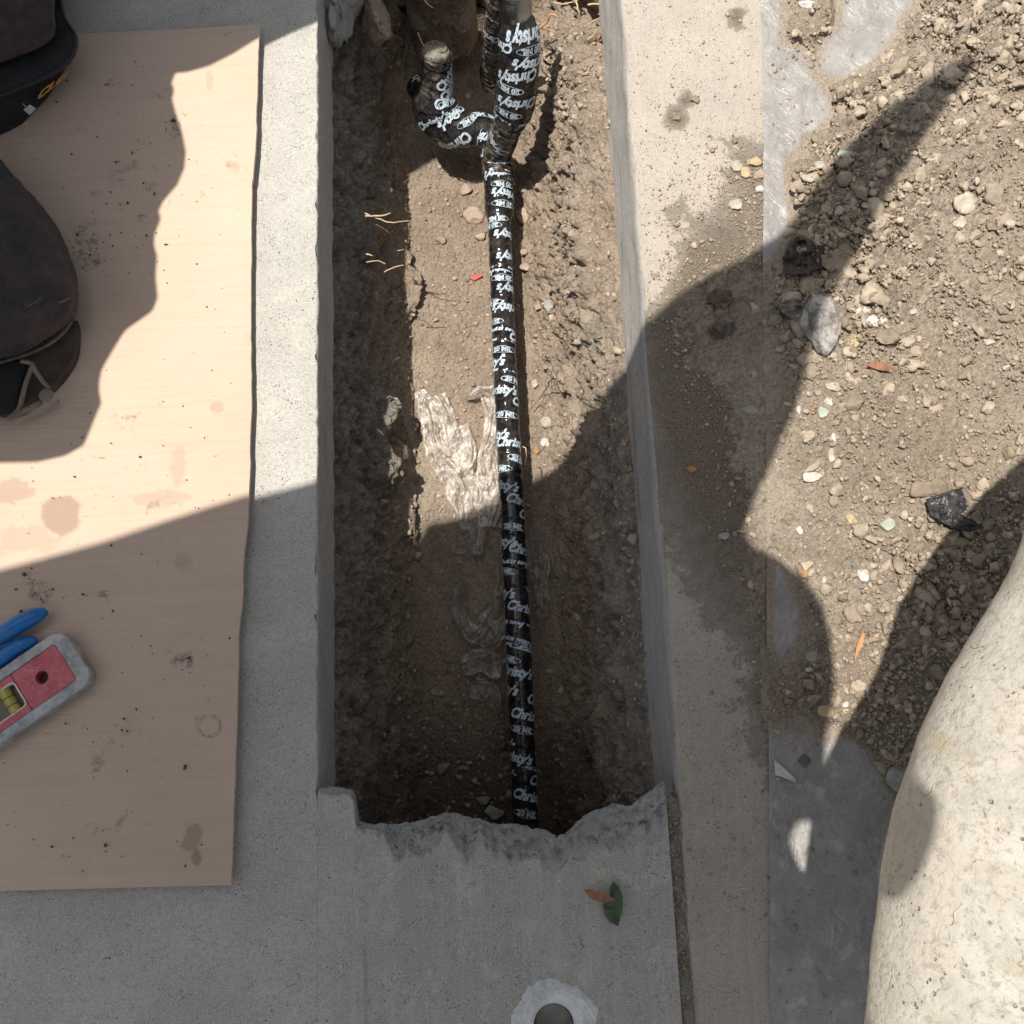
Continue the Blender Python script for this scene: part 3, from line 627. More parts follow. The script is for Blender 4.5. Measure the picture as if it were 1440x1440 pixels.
cs = [(r[0], r[1]) for r in rng.uniform((0, 50), (330, 1240), (330, 2))]
for cx, cy, n, s in ((200, 300, 40, 40), (245, 175, 14, 10), (118, 345, 60, 18), (260, 925, 20, 14), (190, 270, 25, 50), (55, 830, 25, 12), (240, 230, 30, 60), (175, 1040, 30, 30), (120, 180, 20, 40), (140, 850, 14, 15)):
    cs += [tuple(a) for a in rng.normal((cx, cy), (s, s), (n, 2)) if a[0] < 345]
w = np.array([on_card(a, b) for a, b in cs])
obj('cardboard_crumbs', lumps('cardboard_crumbs', w, rng.gamma(1.4, .00030, len(w))+.0002, 1, kmix=np.zeros(len(w)), mat=flat('dark_crumbs', (.09, .07, .055), .95)), label='small dark crumbs of soil sprinkled over the cardboard', kind='stuff')

# ---- tube builder
def frames(path, n0):
    p = np.asarray(path); T = np.gradient(p, axis=0); T /= np.linalg.norm(T, axis=1)[:, None]
    N = np.zeros_like(T); n = np.array(n0, float)
    for i in range(len(p)):
        n = n-T[i]*(n@T[i]); n /= np.linalg.norm(n); N[i] = n
    R = np.cross(T, N); s = np.r_[0, np.cumsum(np.linalg.norm(np.diff(p, axis=0), axis=1))]
    return p, T, N, R, s
def tube(path, rad, n0=(0, 0, 1), seg=40, wrap=0, pitch=.017, cap=True, rough=0, seed=1):
    p, T, N, R, s = frames(path, n0); rad = np.broadcast_to(rad, (len(p),)).astype(float)
    ph = np.linspace(0, 2*math.pi, seg, endpoint=False)
    r = np.repeat(rad[:, None], seg, 1)
    if wrap: 
        u = (s[:, None]/pitch+ph[None]/(2*math.pi)*1.0) % 1; r = r+wrap*(1-u)**.6*1.0
    q = p[:, None]+r[..., None]*(np.sin(ph)[None, :, None]*R[:, None]+np.cos(ph)[None, :, None]*N[:, None])
    v = q.reshape(-1, 3)
    if rough:
        nn = (q-p[:, None]).reshape(-1, 3); nn /= np.linalg.norm(nn, axis=1)[:, None]+1e-9
        v = v+nn*(fbm(v, 70, 3, seed)*rough)[:, None]
    i = np.arange(len(p)*seg).reshape(len(p), seg); j = np.roll(i, -1, 1)
    f = np.stack([i[:-1], j[:-1], j[1:], i[1:]], -1).reshape(-1, 4)
    f = [tuple(map(int, a)) for a in f]
    if cap: f += [tuple(int(a) for a in i[0][::-1]), tuple(int(a) for a in i[-1])]
    return v, f
def tubem(name, path, rad, m, **k):
    v, f = tube(path, rad, **k); return mesh(name, v, f, m)

# ---- materials of the pipes
def tapemat(name, dusty=.25, col=(.012, .012, .014)):
    t = NT(name)
    d = t.math('MULTIPLY', t.ramp(t.noise(130, 6, .75), .48, .70), dusty)
    c = t.mix(d, col, (.30, .25, .19))
    c = t.mix(t.ramp(t.noise(40, 4, .7), .5, .7, 0, dusty*.35), c, (.24, .20, .15))
    nr = t.bump(t.noise(90, 4, .6), .0012, .5)
    nr = t.bump(t.noise(26, 3, .6, t.scaled(1, 2.2, 1)), .003, .5, nr)
    return t.fin(c, t.math('ADD', t.math('MULTIPLY', d, .6), .12), nr)
M['tape'] = tapemat('black_tape', .22); M['tape_muddy'] = tapemat('muddy_black_tape', .95, (.02, .019, .018)); M['tape_mid'] = tapemat('scuffed_black_tape', .6)
tp = NT('tape_print'); M['print'] = tp.fin(tp.mix(tp.ramp(tp.math('ADD', tp.noise(700, 4, .8), tp.math('MULTIPLY', tp.noise(90, 4, .7), .5)), .62, .76), (.14, .17, .20), (.58, .69, .78)), .45)

# ---- printing on the tape
def text_mesh(body, size, bold=.0, shear=0., sx=1.):
    cu = bpy.data.curves.new('lettering', 'FONT'); cu.body = body; cu.size = size; cu.offset = bold*size; cu.shear = shear; cu.align_x = 'CENTER'; cu.align_y = 'CENTER'; cu.resolution_u = 3
    o = bpy.data.objects.new('lettering', cu); C.objects.link(o); bpy.context.view_layer.update()
    me = bpy.data.meshes.new_from_object(o.evaluated_get(bpy.context.evaluated_depsgraph_get())); bpy.data.objects.remove(o)
    bm = bmesh.new(); bm.from_mesh(me); bpy.data.meshes.remove(me)
    for v in bm.verts: v.co.x *= sx
    return bm
def slice_bm(bm, step):
    xs = [v.co.x for v in bm.verts]; x = min(xs)+step
    while x < max(xs):
        bmesh.ops.bisect_plane(bm, geom=bm.verts[:]+bm.edges[:]+bm.faces[:], plane_co=(x, 0, 0), plane_no=(1, 0, 0)); x += step
def oval_bm(a, b, w):
    bm = bmesh.new(); n = 40; vs = []
    for k in range(n):
        c, s = math.cos(2*math.pi*k/n), math.sin(2*math.pi*k/n); vs.append((bm.verts.new((a*c, b*s, 0)), bm.verts.new(((a-w)*c, (b-w)*s, 0))))
    for k in range(n): bm.faces.new((vs[k][0], vs[(k+1) % n][0], vs[(k+1) % n][1], vs[k][1]))
    return bm
def bm_arr(bm):
    bmesh.ops.triangulate(bm, faces=bm.faces[:]); bm.verts.ensure_lookup_table(); bm.verts.index_update()
    return np.array([v.co[:2] for v in bm.verts]), np.array([[v.index for v in f.verts] for f in bm.faces])
def clip_bm(bm, lo=None, hi=None):
    b = bm.copy()
    if lo is not None: bmesh.ops.bisect_plane(b, geom=b.verts[:]+b.edges[:]+b.faces[:], plane_co=(0, lo, 0), plane_no=(.06, 1, 0), clear_inner=True)
    if hi is not None: bmesh.ops.bisect_plane(b, geom=b.verts[:]+b.edges[:]+b.faces[:], plane_co=(0, hi, 0), plane_no=(.06, 1, 0), clear_outer=True)
    return b
SZ = .0128
bC = text_mesh("Christy's", SZ*1.12, .045, .30, .84); slice_bm(bC, .0016)
bM = text_mesh("20 MIL", SZ*.60, .05, 0, .95); slice_bm(bM, .0016); 
bO = oval_bm(.0150, .0042, .0005)
tmp = bpy.data.meshes.new('tmp'); bO.to_mesh(tmp); bM.from_mesh(tmp); bpy.data.meshes.remove(tmp)
# small TM mark and roundel beside 20 MIL
bR = oval_bm(.0026, .0026, .0005)
for v in bR.verts: v.co.x -= .0118
tmp = bpy.data.meshes.new('tmp'); bR.to_mesh(tmp); bM.from_mesh(tmp); bpy.data.meshes.remove(tmp)
for v in bM.verts: pass
TXT = {'C': bm_arr(bC.copy()), 'M': bm_arr(bM.copy()), 'Ct': bm_arr(clip_bm(bC, lo=.0008)), 'Cb': bm_arr(clip_bm(bC, hi=-.0012)), 'Mt': bm_arr(clip_bm(bM, lo=.0)), 'Cs': bm_arr(clip_bm(bC, lo=.0027))}
def print_on(name, par, path, rad, items, n0=(0, 0, 1), lift=.0009, scale=1.0):
    """items: (key, arc position, offset round the pipe in metres, angle deg)"""
    p, T, N, R, s = frames(path, n0); rad = np.broadcast_to(rad, (len(p),)).astype(float); VV = []; FF = []; o = 0
    for key, s0, a0, ang in items:
        v, f = TXT[key]; v = v*scale; c, sn = math.cos(math.radians(ang)), math.sin(math.radians(ang))
        a = a0+v[:, 0]*c-v[:, 1]*sn; b = s0+v[:, 0]*sn+v[:, 1]*c
        b = np.clip(b, s[0]+1e-5, s[-1]-1e-5)
        it = lambda A: np.stack([np.interp(b, s, A[:, k]) for k in range(3)], 1)
        pp, NN, RR = it(p), it(N), it(R); r = np.interp(b, s, rad)+lift; r0 = np.interp(s0, s, rad)
        NN /= np.linalg.norm(NN, axis=1)[:, None]; RR /= np.linalg.norm(RR, axis=1)[:, None]
        fi = a/r0
        VV.append(pp+r[:, None]*(np.sin(fi)[:, None]*RR+np.cos(fi)[:, None]*NN)); FF.append(f+o); o += len(v)
    o_ = child(name, mesh(name, np.vstack(VV), np.vstack(FF), M['print'], smooth=False), par); o_['kind'] = 'stuff'; return o_

# ---- main pipe
RP = .0128
zp = -.222
mp = smooth_path([P(741, 1205, zp-.012), P(738, 1130, zp-.008), P(729, 900, zp), P(719, 700, zp+.002), P(712, 560, zp+.002), P(706, 420, zp), P(703, 340, zp), P(702, 290, zp+.002), P(700, 222, zp+.004)], 520)
base = P(702, 250, zp)
pipe = thing('wrapped_gas_pipe', 'long pipe assembly wrapped in printed black tape along the trench', 'pipe', tuple(base))
sp_ = child('straight_pipe', tubem('straight_pipe', mp, RP, M['tape'], wrap=.0011, pitch=.019, rough=.0005), pipe)
def arc_at(path, py):
    a, b = W2P(path[:, 0], path[:, 1], path[:, 2]); s = np.r_[0, np.cumsum(np.linalg.norm(np.diff(path, axis=0), axis=1))]
    i = np.argsort(b); return float(np.interp(py, b[i], s[i]))
LOW = [('M', 1143, .002, -14), ('C', 1120, .008, -16), ('C', 1103, .026, -16), ('Mt', 1084, .012, -15), ('Cs', 1083, -.030, -15), ('C', 1062, -.012, -15), ('Ct', 1040, -.03, -14), ('M', 1026, .001, -14), ('C', 1007, .009, -14), ('C', 989, .027, -14),
       ('C', 965, -.024, -15), ('C', 944, -.007, -15), ('M', 926, -.013, -15), ('Ct', 915, .0, -15), ('M', 911, .013, -12), ('Cb', 897, .0, -14), ('Cb', 872, -.006, -10), ('C', 858, .010, -15), ('C', 831, -.023, -15), ('Mt', 838, .020, -30), ('M', 804, -.012, -12), ('Cb', 790, .005, -8), ('C', 778, .015, -14),
       ('C', 761, -.018, -14), ('M', 744, .001, -10), ('C', 730, .028, -12), ('C', 709, .015, -14), ('C', 683, -.013, -18), ('M', 661, -.012, -10), ('Mt', 655, .012, -10), ('M', 649, .013, -10), ('C', 627, .006, -6), ('C', 611, -.021, -12),
       ('M', 588, -.001, -8), ('C', 572, .027, -10), ('C', 552, -.009, -8), ('M', 540, .010, -10), ('Cs', 530, .0, -5), ('C', 511, -.022, -8), ('M', 497, -.002, -6), ('Cs', 488, .0, -6), ('C', 481, .027, -8), ('Cb', 466, .004, -6)]
UPS = [('C', 439, .010, 176), ('M', 456, -.014, 172), ('M', 429, -.014, 172), ('C', 412, .017, 178), ('M', 397, .002, 178), ('Ct', 385, .006, 178), ('Cs', 377, .0, 180), ('C', 366, .018, 184), ('C', 336, .016, 178), ('M', 322, -.012, 175), ('M', 313, -.004, 178)]
items = [(k, arc_at(mp, y), a, g) for k, y, a, g in LOW+UPS]
print_on('tape_lettering', sp_, mp, RP, items, lift=.0014)
# coupling below the tee
cp = mp[[i for i in range(len(mp)) if arc_at(mp, 316) < i*0+np.r_[0, np.cumsum(np.linalg.norm(np.diff(mp, axis=0), axis=1))][i]]]
cpr = RP+.0042*sstep(0, 12, np.arange(len(cp)))*(1-.35*sstep(len(cp)-22, len(cp)-4, np.arange(len(cp))))
cpl_ = child('coupling', tubem('coupling', cp, cpr, M['tape'], wrap=.0009, pitch=.014), pipe)
ca = lambda y: arc_at(cp, y)
print_on('tape_lettering', cpl_, cp, cpr, [('M', ca(295), .006, 178), ('C', ca(281), .014, 174), ('M', ca(268), .006, 180), ('C', ca(253), .002, 176), ('Cs', ca(243), 0, 176), ('C', ca(231), .02, 168)])
# tee body and riser
tb_ = P(700, 232, zp+.004)
rs = smooth_path([P(703, 262, zp-.0), P(698, 228, -.216), P(703, 205, -.196), P(712, 184, -.165), P(719, 163, -.135), P(724, 140, -.112), P(729, 100, -.078), P(731, 62, -.050), P(729, 36, -.032), P(727, 20, -.024)], 300)
sr = np.r_[0, np.cumsum(np.linalg.norm(np.diff(rs, axis=0), axis=1))]
ry = W2P(rs[:, 0], rs[:, 1], rs[:, 2])[1]
thin = smooth_path([(0, .0175), (.18, .0160), (.40, .0150), (.46, .0172), (.52, .0212), (.62, .0222), (.8, .0215), (.92, .0205), (1, .0150)], 300)[:, 1]
n0r = (0, -.2, 1)
rv, rf = tube(rs, thin, n0=(0, 0, 1), wrap=.0009, pitch=.0105, rough=.0012)
cut = int(np.argmin(abs(ry-168)))
tee_ = child('tee', mesh('tee', *tube(rs[:cut+4], thin[:cut+4]*1.02, wrap=.0018, pitch=.0085, rough=.0022, seg=48), M['tape_muddy']), pipe)
ris_ = child('riser', mesh('riser', *tube(rs[cut:], thin[cut:], wrap=.0009, pitch=.016, rough=.0012, seg=48), M['tape']), pipe)
ra = lambda y: float(sr[int(np.argmin(abs(ry-y)))]); 
IT = [('M', ra(143), -.006, 178), ('C', ra(127), .004, 182), ('M', ra(110), -.008, 178), ('C', ra(93), .000, 190), ('C', ra(77), .018, 172), ('M', ra(58), .014, 176), ('C', ra(42), .012, 178), ('C', ra(55), -.028, 184), ('Cs', ra(150), .0, 178)]
print_on('tape_lettering', ris_, rs, thin+.0002, [(k, s_, a, g) for k, s_, a, g in IT], n0=(0, 0, 1), lift=.0016, scale=1.08)
print_on('tape_lettering', tee_, rs, thin*1.02, [('C', ra(190), -.01, 150), ('C', ra(205), -.03, 120), ('Cs', ra(176), .01, 170), ('C', ra(228), .012, 172)], n0=(0, 0, 1), lift=.003)
# steel nipple and lock above the riser
t = NT('steel'); M['steel'] = t.fin(t.mix(t.ramp(t.noise(60, 4), .4, .6), (.30, .30, .30), (.45, .44, .42)), .28, t.bump(t.noise(200, 3), .0006), Metallic=1.0)
top = smooth_path([P(726, 24, -.027), P(725, 8, -.012), P(724, -60, .03)], 40)
child('steel_nipple', tubem('steel_nipple', top, .0165+.003*(np.arange(40) > 16), M['steel']), pipe)
# left branch: elbow, sleeve, stub
eb = smooth_path([P(702, 206, -.205), P(680, 186, -.203), P(655, 183, -.200), P(630, 176, -.196), P(616, 160, -.188), P(610, 140, -.172), P(613, 112, -.150), P(613, 74, -.118)], 200)
er = smooth_path([(0, .0185), (.2, .0185), (.35, .0215), (.6, .0250), (.74, .0175), (1, .0142)], 200)[:, 1]
k1 = 62; k2 = 140
child('side_branch', mesh('side_branch', *tube(eb[:k1+3], er[:k1+3], wrap=.0012, pitch=.013, rough=.0012), M['tape']), pipe)
elb_ = child('elbow', mesh('elbow', *tube(eb[k1:k2+3], er[k1:k2+3], wrap=.0016, pitch=.016, rough=.0028), M['tape']), pipe)
stb_ = child('stub', mesh('stub', *tube(eb[k2:], er[k2:], wrap=.0014, pitch=.012, rough=.0015), M['tape_mid']), pipe)
se = np.r_[0, np.cumsum(np.linalg.norm(np.diff(eb, axis=0), axis=1))]
print_on('tape_lettering', elb_, eb, er, [('C', se[18], -.012, 110), ('C', se[70], -.030, 140), ('C', se[104], .014, 40), ('M', se[36], .012, 110), ('C', se[80], .002, 150), ('C', se[92], .010, 60), ('C', se[112], -.024, 20), ('M', se[136], .004, 0), ('C', se[148], .004, 40), ('C', se[162], .006, 60), ('C', se[176], .004, 50), ('M', se[56], .0, 130)], lift=.0034, scale=1.0)
def capmat():
    t = NT('muddy_cap'); c = t.mix(t.ramp(t.noise(130, 6, .8), .40, .58), (.12, .10, .08), (.46, .43, .37)); c = t.mix(t.ramp(t.noise(300, 5, .8), .5, .65), c, (.26, .21, .16))
    return t.fin(c, .9, t.bump(t.noise(180, 6, .8), .004))
capm = capmat()
cpath = eb[-30:]; child('end_cap', mesh('end_cap', *tube(smooth_path([P(612, 104, -.144), P(613, 88, -.130), P(613, 72, -.116), P(613, 66, -.111)], 60), .0146+0*np.arange(60)-.003*sstep(50, 59, np.arange(60)), rough=.0022, wrap=.0012, pitch=.009), capm), stb_, 'pale mud-caked pipe end')
bl = smooth_path([P(622, 138, -.170), P(604, 130, -.178), P(588, 122, -.19)], 40)
bro_ = child('branch_outlet', mesh('branch_outlet', *tube(bl, .0150, wrap=.001, rough=.001), M['tape']), pipe)
print_on('tape_lettering', bro_, bl, .015, [('C', .022, .002, 96)])
# second pipe behind the riser
p2 = smooth_path([P(694, 118, -.205), P(692, 100, -.185), P(692, 76, -.150), P(695, 40, -.105), P(700, -5, -.060), P(704, -60, -.01)], 160)
pipe2 = thing('wrapped_pipe', 'thinner muddy tape-wrapped pipe rising just behind and left of the thick riser', 'pipe', tuple(p2[0]))
pb2_ = child('pipe_body', mesh('pipe_body', *tube(p2, .0102+.004*(1-sstep(10, 40, np.arange(160))), wrap=.0016, pitch=.0085, rough=.001), M['tape_muddy']), pipe2)
s2 = np.r_[0, np.cumsum(np.linalg.norm(np.diff(p2, axis=0), axis=1))]
print_on('tape_lettering', pb2_, p2, .0104, [('Cs', s2[60], .004, 170), ('C', s2[80], -.012, 170), ('Cs', s2[100], .0, 165), ('C', s2[125], .006, 150)], lift=.0018, scale=.8)

# ---- crumpled film in the trench
def filmmat(name, al=.5, col=(.62, .57, .53)):
    t = NT(name)
    n = t.ramp(t.noise(60, 6, .75, None, .6), .40, .62)
    nr = t.bump(t.noise(48, 3, .5, None, .3), .007, .7)
    nr = t.bump(t.vor(120), .003, .6, nr)
    a = t.ramp(n, 0, 1, al*.30, min(1, al*1.45))
    c = t.mix(t.ramp(t.noise(110, 6, .8), .56, .70, 0, .7), col, (.42, .33, .25))
    return t.fin(c, .14, nr, Alpha=a, Specular_IOR_Level=1.0)
M['film'] = filmmat('clear_film', .55, (.82, .77, .71)); M['film_dirty'] = filmmat('dirty_film', .75, (.42, .38, .34))
def film(name, strips, m, label, seed, amp=.017, z0=.010):
    Vs = []; Fs = []; o = 0
    for si, st in enumerate(strips):
        st = np.array(st, float); n = max(40, int(np.hypot(*np.diff(st[:, :2], axis=0).T).sum()*.9)); c = smooth_path(st, n); w_ = c[:, 2]
        d = np.gradient(c[:, :2], axis=0); d /= np.linalg.norm(d, axis=1)[:, None]; nn = np.c_[-d[:, 1], d[:, 0]]
        m_ = 34; us = np.linspace(-1, 1, m_)
        px = c[:, 0, None]+nn[:, 0, None]*us*w_[:, None]; py = c[:, 1, None]+nn[:, 1, None]*us*w_[:, None]
        q = np.stack([px.ravel(), py.ravel(), px.ravel()*0+seed*9+si*5], 1)
        ed = np.tile(np.abs(us), n)
        px = px.ravel()+fbm(q, .05, 3, seed)*6*ed; py = py.ravel()+fbm(q, .05, 3, seed+5)*8*ed
        ul = np.tile(us, n); al = np.repeat(np.linspace(0, n/16, n), m_)
        r1 = 1-np.abs(vnoise(np.c_[ul*3.2+.6*np.sin(al), al*.5, q[:, 2]], seed))*2; r2 = 1-np.abs(vnoise(np.c_[ul*7, al*1.3, q[:, 2]], seed+2))*2; r3 = 1-np.abs(vnoise(np.c_[ul*13+al, al*3-ul*4, q[:, 2]], seed+3))*2
        wq = np.stack([px*.075, py*.05, px*0+seed], 1); f1, f2, _c = worley(wq+fbm(wq, 1.2, 2, seed)[:, None]*.5, 1., seed)
        hh = z0+amp*(.45*r1+.12*r2+.8*(np.clip(f1, 0, 1)-.4))*(1-.5*ed**4)
        w = np.array([P(a, b, -.268) for a, b in zip(px, py)])
        fz = np.minimum(floor_zv(w[:, 0], w[:, 1]), -.235)
        k = (H-(fz+hh))/(H+.268); w[:, 0] *= k; w[:, 1] *= k; w[:, 2] = fz+hh
        Vs.append(w); Fs.append(gridf(n, m_)+o); o += n*m_
    return obj(name, mesh(name, np.vstack(Vs), np.vstack(Fs), m), label=label, cat='plastic film')
film('plastic_film', [[(588, 548, 8), (604, 580, 17), (618, 620, 22), (638, 660, 24), (660, 700, 26), (672, 740, 24)], [(612, 556, 14), (628, 590, 13), (634, 620, 6)], [(645, 600, 16), (652, 632, 18), (650, 664, 14)],
                      [(690, 558, 10), (694, 600, 12), (690, 650, 18), (692, 700, 22), (690, 740, 20)], [(655, 560, 3), (680, 552, 7), (700, 552, 8)]], M['film'], 'pale crumpled clear film on the sunlit trench floor left of the pipe', 3)
film('plastic_film', [[(702, 780, 5), (706, 830, 9), (690, 868, 13), (668, 895, 14), (650, 870, 12), (644, 838, 9), (652, 812, 4)], [(716, 860, 6), (700, 890, 12), (680, 915, 10)], [(650, 935, 12), (678, 930, 18), (706, 940, 18)], [(662, 965, 14), (690, 975, 15), (700, 1000, 8)], [(672, 742, 14), (668, 780, 5)]], M['film_dirty'], 'dull dirty film bunched in the shaded trench left of the pipe', 7, .009)
film('plastic_film', [[(742, 745, 6), (756, 790, 16), (764, 830, 9), (762, 868, 7)]], M['film_dirty'], 'narrow twist of dirty film squeezed along the right side of the pipe', 11, .008)
# ---- flat sheet under the soil
def sheetmat():
    t = NT('clear_sheet')
    n = t.ramp(t.noise(30, 5, .7), .35, .65)
    c = t.mix(n, (.33, .325, .315), (.45, .435, .425)); c = t.mix(t.ramp(t.noise(160, 5, .75), .52, .68, 0, .5), c, (.40, .36, .32))
    c = t.mix(t.ramp(t.noise(45, 5, .7), .55, .66, 0, .6), c, (.66, .64, .645)); c = t.mix(t.ramp(t.noise(420, 4, .8), .56, .66, 0, .6), c, (.30, .27, .24))
    du = t.ramp(t.math('ADD', t.attr('dust'), t.math('MULTIPLY', t.math('SUBTRACT', t.noise(150, 8, .85), .5), 1.6)), .38, .72)
    c = t.mix(t.math('MULTIPLY', du, .9), c, t.mix(t.ramp(t.noise(500, 3, .8), .4, .6), (.24, .19, .14), (.46, .39, .31)))
    nr = t.bump(t.noise(28, 5, .6, None, 1.6), .007, .8); nr = t.bump(t.noise(120, 3, .6, t.scaled(1, .4, 1, (0, 0, .6))), .0015, .6, nr)
    return t.fin(c, t.math('ADD', t.ramp(t.noise(70, 4), .3, .7, .18, .4), t.math('MULTIPLY', du, .5)), nr, Alpha=.74)
M['sheet'] = sheetmat()
x0 = P(1082, 300, .002)[0]; x0b = P(1086, 1300, .002)[0]
ys = np.linspace(-.62, .86, 500); us = np.linspace(0, .5, 150)**1.0
X = np.interp(ys, [P(0, 1440)[1], P(0, 0)[1]], [P(1086, 1440)[0], P(1073, 0)[0]])+fbm(np.c_[ys, ys*0, ys*0], 14, 3, 9)*.0022
V = np.zeros((len(ys), len(us), 3)); V[..., 0] = X[:, None]+us[None]; V[..., 1] = ys[:, None]; q = V.reshape(-1, 3)
q[:, 2] = .0022+np.abs(fbm(q, 18, 3, 12))*.0024+sstep(.02, 0, q[:, 0]-np.repeat(X, len(us)))*.0008
spx, spy = W2P(q[:, 0], q[:, 1], 0); sdm = np.full(len(q), -1e3)
for pl in PL: sdm = np.maximum(sdm, sdpoly(spx, spy, pl))
sdu = np.clip(np.exp(-np.clip(sdm, 0, None)/8)+.5*np.exp(-((spx-1130)**2/2500+(spy-1030)**2/900)), 0, 1)
obj('plastic_sheet', mesh('plastic_sheet', q, gridf(len(ys), len(us))[:, ::-1], M['sheet'], attrs={'dust': sdu}), label='flat milky plastic sheet partly buried under the soil heap on the right', cat='plastic sheet')

# ---- stones
def stone(name, w, sx, sy, sz, m, label, cat='stone', seed=0, rot=0, ang=.28, sub=3, group=None, hf=0):
    v, f = ICO[sub]; v = v.copy()
    r = np.random.default_rng(seed)
    for _ in range(9):                                             # knock flat faces off a ball
        d = r.normal(size=3); d /= np.linalg.norm(d); h = r.uniform(.55, .86); k = v@d; v = v-np.maximum(k-h, 0)[:, None]*d*.95
    v = v*(1+fbm(v+seed, 1.8, 3, seed)[:, None]*ang)
    c, s = math.cos(rot), math.sin(rot); v = v*[sx, sy, sz]
    if hf: v = v*(1-np.abs(fbm(v+seed, 48, 5, seed+3, .7))[:, None]*hf); v = np.c_[v[:, 0]*c-v[:, 1]*s, v[:, 0]*s+v[:, 1]*c, v[:, 2]]
    v[:, 2] = np.maximum(v[:, 2], -sz*.6)
    o = obj(name, mesh(name, v, f, m), label=label, cat=cat, group=group); o.location = (w[0], w[1], w[2]+sz*.35); return o
SM = {'cream': flat('cream_stone', (.46, .42, .345), .85, .35), 'white': flat('white_stone', (.58, .565, .53), .8, .25), 'grey': flat('grey_stone', (.34, .34, .31), .85, .3), 'tan': flat('tan_stone', (.40, .32, .245), .9, .25),
      'orange': flat('orange_stone', (.46, .25, .11), .85, .3), 'yellow': flat('yellow_stone', (.50, .39, .23), .85, .2), 'green': flat('greenish_stone', (.42, .45, .38), .85, .25), 'dark': flat('dark_stone', (.15, .13, .115), .9, .3), 'clay': flat('soil_lump', (.30, .24, .18), .95, .3, 200, .003)}
